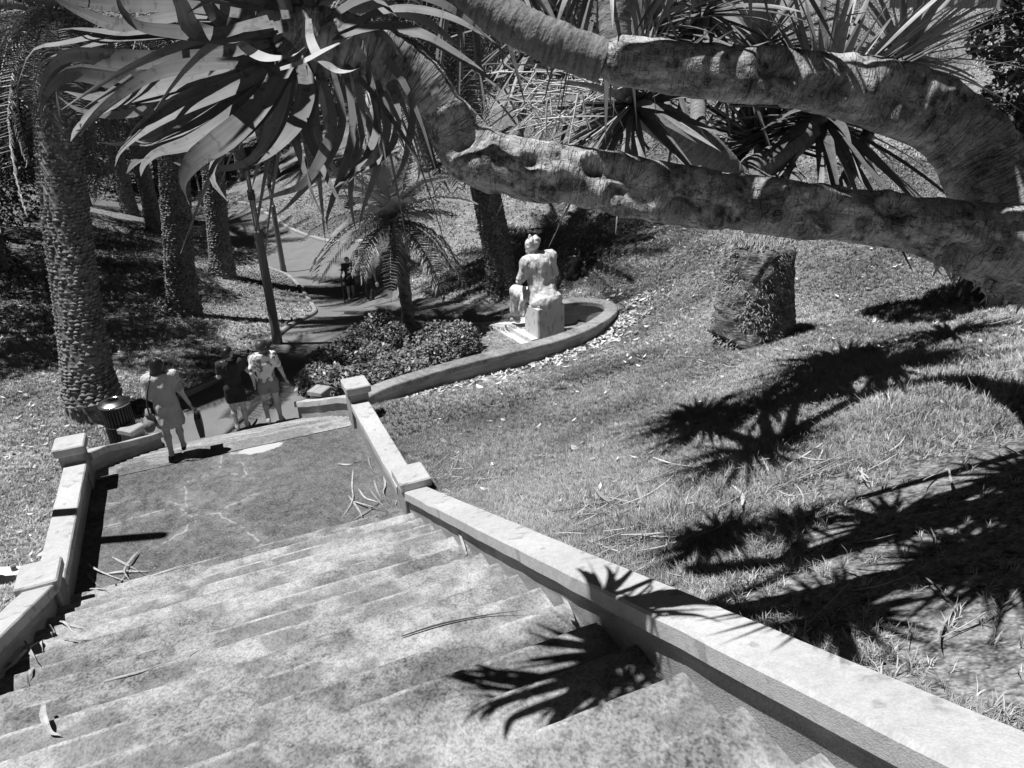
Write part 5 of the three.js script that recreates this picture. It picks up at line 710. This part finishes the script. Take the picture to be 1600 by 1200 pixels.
// ---------- litter ----------
function lay(list, w, mt, lift = 0.012) { return list.map((l, i) => { const pts = l.map(([x, y, h = 0]) => tread(x, y).add(new V3(0, lift + h, 0))); return strap(pts, w * (0.8 + 0.4 * ((i * 37 % 10) / 10)), new V3(0.2, 1, 0.3), { seg: 12, fold: 0.35, thick: 0.002, belly: 0.3, base: 0.5, twist: 0.8 * Math.sin(i * 3) }); }); }
function pile(name, label, list, w) { const g = thing(name, label, 'leaf'); lay(list, w).forEach((q, i) => part('leaf', q, dryMats[i % 3], g)); return g; }
pile('fallen_leaves', 'heap of dry strap leaves on the landing against the right pier', [[[552, 735], [550, 760], [551, 785, 0.02], [533, 812]], [[545, 776], [555, 790], [563, 802], [566, 811]], [[578, 768, 0.02], [590, 785, 0.03], [600, 795], [612, 806]], [[560, 765], [572, 780], [585, 784], [600, 790]], [[585, 755, 0.03], [590, 770], [595, 780], [598, 790]], [[556, 812], [575, 800, 0.02], [590, 790], [603, 778]], [[550, 784], [575, 795, 0.04], [600, 800, 0.02], [622, 798]], [[600, 745, 0.02], [602, 760], [600, 775, 0.03], [612, 790]], [[575, 715], [580, 735, 0.02], [588, 745], [600, 760]], [[528, 726], [545, 727], [556, 724], [575, 720]], [[618, 790], [624, 775, 0.05], [628, 785, 0.03], [634, 800]]], 0.028);
pile('fallen_leaves', 'dry strap leaves scattered on the landing by the near left pier', [[[138, 884, 0.03], [150, 895, 0.05], [175, 902], [203, 910]], [[216, 866, 0.02], [206, 880, 0.04], [196, 895, 0.04], [205, 910]], [[136, 896], [145, 908], [152, 915], [159, 923]], [[165, 898], [195, 896, 0.02], [225, 894], [248, 892]], [[176, 872], [198, 884], [215, 893], [235, 902]], [[180, 916, 0.02], [190, 908], [198, 900, 0.03], [206, 892]], [[135, 922], [155, 922], [165, 924], [178, 928]]], 0.028);
pile('fallen_leaves', 'dry leaves caught along the foot of the left parapet', [[[95, 975, 0.02], [104, 980, 0.04], [112, 986], [117, 990]], [[104, 976], [115, 979], [126, 982], [138, 984]], [[80, 984, 0.05], [84, 990], [82, 995, 0.03], [84, 1000]], [[64, 1004], [66, 1010, 0.03], [67, 1016], [68, 1022]], [[42, 1010, 0.05], [50, 1025], [56, 1035, 0.02], [65, 1045]], [[100, 1000], [115, 1002], [128, 1003], [142, 1001]], [[52, 1045], [48, 1058, 0.03], [44, 1068], [42, 1075]], [[2, 1062, 0.03], [25, 1045, 0.04], [48, 1020, 0.04], [70, 1000]]], 0.026);
const stemThing = (label, l, w, m, lift) => one('fallen_stem', mergeGeometries(lay([l], w, m, lift)), m, label, 'stem');
stemThing('long pale stem lying across the middle steps', [[163, 1066], [230, 1048], [300, 1022], [366, 994]], 0.016, dryMats[1], 0.01);
stemThing('dark curved stem lying on the steps above the spiky shadow', [[628, 997], [690, 978], [760, 964], [822, 961, 0.03]], 0.016, mat(0.03, { side: THREE.DoubleSide }), 0.015);
stemThing('pale split leaf leaning on the right parapet beside the spiky shadow', [[897, 983, 0.02], [888, 965, 0.06], [874, 940, 0.12], [856, 908, 0.2]], 0.045, dryMats[0], 0.01);
stemThing('pale curled leaf against the right parapet lower down the flight', [[729, 868], [722, 852, 0.04], [716, 838, 0.08], [711, 826, 0.12]], 0.03, dryMats[0], 0.01);
stemThing('pale curled leaf alone on the lowest left steps in view', [[76, 1120, 0.1], [75, 1138, 0.06], [82, 1150, 0.02], [98, 1153, 0.01]], 0.05, dryMats[0], 0.01);
stemThing('small pale twig on the edge of the landing near the fallen leaves', [[240, 900], [265, 892], [290, 884], [318, 874]], 0.014, dryMats[1], 0.02);
// small leaves: one shape in many copies
function scatter(name, label, geo, m, list, category) { const o = new THREE.InstancedMesh(geo, m, list.length); o.name = numbered(name); const M = new THREE.Matrix4(), q = new THREE.Quaternion(), c = new THREE.Color(); const gn = (p) => { const e = 0.25, y = groundY(p.x, -p.z); return new V3(y - groundY(p.x + e, -p.z), e, y - groundY(p.x, -p.z - e)).normalize(); }, q2 = new THREE.Quaternion(), UP = new V3(0, 1, 0); list.forEach(([p, e, s, v], i) => { q.setFromEuler(e); if (category !== 'grass') q.premultiply(q2.setFromUnitVectors(UP, gn(p))); M.compose(p, q, s); o.setMatrixAt(i, M); o.setColorAt(i, c.setRGB(v, v, v)); }); o.castShadow = o.receiveShadow = true; scene.add(o); return tag(o, label, category, null, 'stuff'); }
{
  const R = rng(88), L = [], dead = (() => { const pts = [new V3(-0.5, 0.12, 0), new V3(-0.15, 0, 0.02), new V3(0.2, 0.03, 0), new V3(0.5, 0.2, -0.05)]; return strap(pts, 0.42, new V3(0, 1, 0.2), { seg: 6, fold: 0.5, thick: 0.004, base: 0.2, belly: 0.45, tipPow: 0.6 }); })();
  const put = (x, f, s) => { const [ss, rr] = toSR(x, f); if (rr > -2.4 && rr < 2.05 && ss < 14.3) return; if (pathDist(x, f) < 0.1 && R() < 0.8) return; L.push([onGround(x, f, 0.045), new THREE.Euler((R() - 0.5) * 0.8, R() * 6.28, (R() - 0.5) * 0.8), new V3(s, s * (0.7 + 0.8 * R()), s * (0.7 + R() * 0.6)), 0.35 + 0.6 * R()]); };
  for (let i = 0; i < 1300; i++) { const t = R() * 8.2, a = EX[Math.floor(t)], b = EX[Math.min(10, Math.floor(t) + 1)], p = a.clone().lerp(b, t % 1), d = b.clone().sub(a).normalize(), o = 0.2 + 2.6 * R() * R() * R(); put(p.x - d.z * o * -1 * -1 + (R() - 0.5) * 0.3, -(p.z + d.x * o) + (R() - 0.5) * 0.3, 0.08 + 0.12 * R()); }
  for (let i = 0; i < 900; i++) { const s = 4 + R() * 16, r = 2.4 + R() * 12, p = SR(s, r, 0); put(p.x, -p.z, 0.04 + 0.08 * R()); }
  for (let i = 0; i < 1500; i++) { const s = 7 + R() * 20, r = -2.6 - R() * 8 * R() + (s > 14 ? 2.2 * R() : 0), p = SR(s, r, 0); put(p.x, -p.z, 0.03 + 0.08 * R()); }
  for (let i = 0; i < 500; i++) { put(-12 + R() * 22, 20 + R() * 22, 0.06 + 0.08 * R()); }
  scatter('leaf_litter', 'small dry leaves strewn over the lawns and along the curved wall', dead, leafMat(0.8, { roughness: 0.8 }), L, 'leaf litter');
}
{ // long straw under the dragon tree, round the stump and along the parapet
  const R = rng(89), L = [], g = strap([new V3(-0.5, 0.03, 0), new V3(-0.15, 0, 0.04), new V3(0.2, 0.02, 0.03), new V3(0.5, 0.05, -0.04)], 0.034, new V3(0, 1, 0), { seg: 8, fold: 0.3, thick: 0.004, base: 0.5, belly: 0.4 });
  const put = (p, l) => { const [s, r] = toSR(p.x, -p.z); if (r < 2.02) return; L.push([onGround(p.x, -p.z, 0.02 + 0.04 * R()), new THREE.Euler((R() - 0.5) * 0.25, R() * 6.28, (R() - 0.5) * 0.3), new V3(l, l, l * (0.6 + 0.6 * R())), 0.15 + 0.55 * R()]); };
  for (let i = 0; i < 150; i++) put(SR(1.4 + R() * 3.4, 2.05 + R() * 4.5, 0), 0.15 + 0.3 * R());
  for (let i = 0; i < 170; i++) { const a = R() * 6.28, d = 0.75 + R() * 0.7; put(new V3(3.85 + Math.cos(a) * d * 1.3, 0, -10.7 + Math.sin(a) * d), 0.2 + 0.25 * R()); }
  for (let i = 0; i < 100; i++) put(SR(3.2 + R() * 1.6, 2.1 + R() * 1.8, 0), 0.4 + 0.4 * R());
  for (let i = 0; i < 90; i++) put(SR(7.2 + R() * 1.2, 2.1 + R() * 0.6, 0), 0.2 + 0.25 * R());
  for (let i = 0; i < 70; i++) put(SR(5 + R() * 8, 3 + R() * 8, 0), 0.3 + 0.4 * R());
  scatter('straw', 'long dry strap leaves littering the slope beside the parapet and the stump', g, leafMat(0.75, { roughness: 0.8 }), L, 'dry leaves');
}
// ---------- grass ----------
{
  const tuft = (n, h, w, seed, lean) => { const R = rng(seed), pos = [], idx = []; for (let i = 0; i < n; i++) { const a = R() * 6.283, b = R() * 6.283, o = 0.35 * h * R(), l = h * (0.5 + 0.6 * R()), d = lean * l * (0.3 + 0.9 * R()), x = Math.cos(b) * o, z = Math.sin(b) * o, sx = -Math.sin(a) * w, sz = Math.cos(a) * w, k = pos.length / 3; pos.push(x - sx, -0.02, z - sz, x + sx, -0.02, z + sz, x + Math.cos(a) * d * 0.4 + sx * 0.8, l * 0.6, z + Math.sin(a) * d * 0.4 + sz * 0.8, x + Math.cos(a) * d * 0.4 - sx * 0.8, l * 0.6, z + Math.sin(a) * d * 0.4 - sz * 0.8, x + Math.cos(a) * d, l * 0.9, z + Math.sin(a) * d); idx.push(k, k + 1, k + 2, k, k + 2, k + 3, k + 3, k + 2, k + 4); } const g = new THREE.BufferGeometry(); g.setAttribute('position', new THREE.Float32BufferAttribute(pos, 3)); g.setIndex(idx); g.computeVertexNormals(); return g; };
  const R = rng(91), gm = () => leafMat(1, { roughness: 0.6 });
  const fill = (label, geo, n, gen, sc) => { const L = []; let guard = 0; while (L.length < n && guard++ < n * 6) { const p = gen(), [s, r] = toSR(p.x, -p.z); if (r > -2.38 && r < 2.02 && s < 13.9) continue; if (pathDist(p.x, -p.z) < 0.1 || inPoly(p.x, -p.z, exPoly)) continue; const be = bareEarth(p.x, -p.z); if (R() < be * 0.985) continue; if (fbm(p.x * 1.7, -p.z * 1.7, 3, 35) < 0.42 && R() < 0.75) continue; const t = lawnTone(p.x, -p.z); L.push([onGround(p.x, -p.z, 0), new THREE.Euler((R() - 0.5) * 0.5, R() * 6.28, (R() - 0.5) * 0.5), new V3(1, 0.6 + 0.8 * R(), 1).multiplyScalar(sc * (0.7 + 0.6 * R())), clamp(t * (0.4 + 1.1 * R() * R() + 0.2 * R()), 0.04, 0.8)]); } scatter('grass', label, geo, gm(), L, 'grass'); };
  fill('short dry grass on the slope right of the steps', tuft(9, 0.055, 0.0024, 1, 1.2), 110000, () => SR(-1 + R() * 10.5, 2 + R() * R() * 9, 0), 1);
  fill('short grass on the lawn round the stump and statue', tuft(9, 0.06, 0.0045, 2, 1.3), 80000, () => SR(6 + R() * 13, 2 + R() * 15, 0), 1);
  fill('short grass on the lawn left of the steps', tuft(9, 0.065, 0.004, 3, 1.3), 70000, () => SR(6 + R() * 17, -9 + R() * 9.4, 0), 1);
  fill('grass on the far lawns', tuft(8, 0.08, 0.011, 4, 1.2), 60000, () => new V3(-20 + R() * 42, 0, -(17 + R() * 28)), 1);
  fill('longer grass tufts on the slope under the dragon tree', tuft(12, 0.1, 0.003, 5, 1.1), 1000, () => { const q = [[3.2, 5.2, 0.7], [3.9, 3.6, 0.6], [3.7, 5.4, 0.6], [3.8, 2.7, 0.35]][Math.floor(R() * 4)]; return SR(q[0] + (R() + R() - 1) * 1.2 * q[2], q[1] + (R() + R() - 1) * 1.6 * q[2], 0); }, 1);
}
renderer.render(scene, camera);
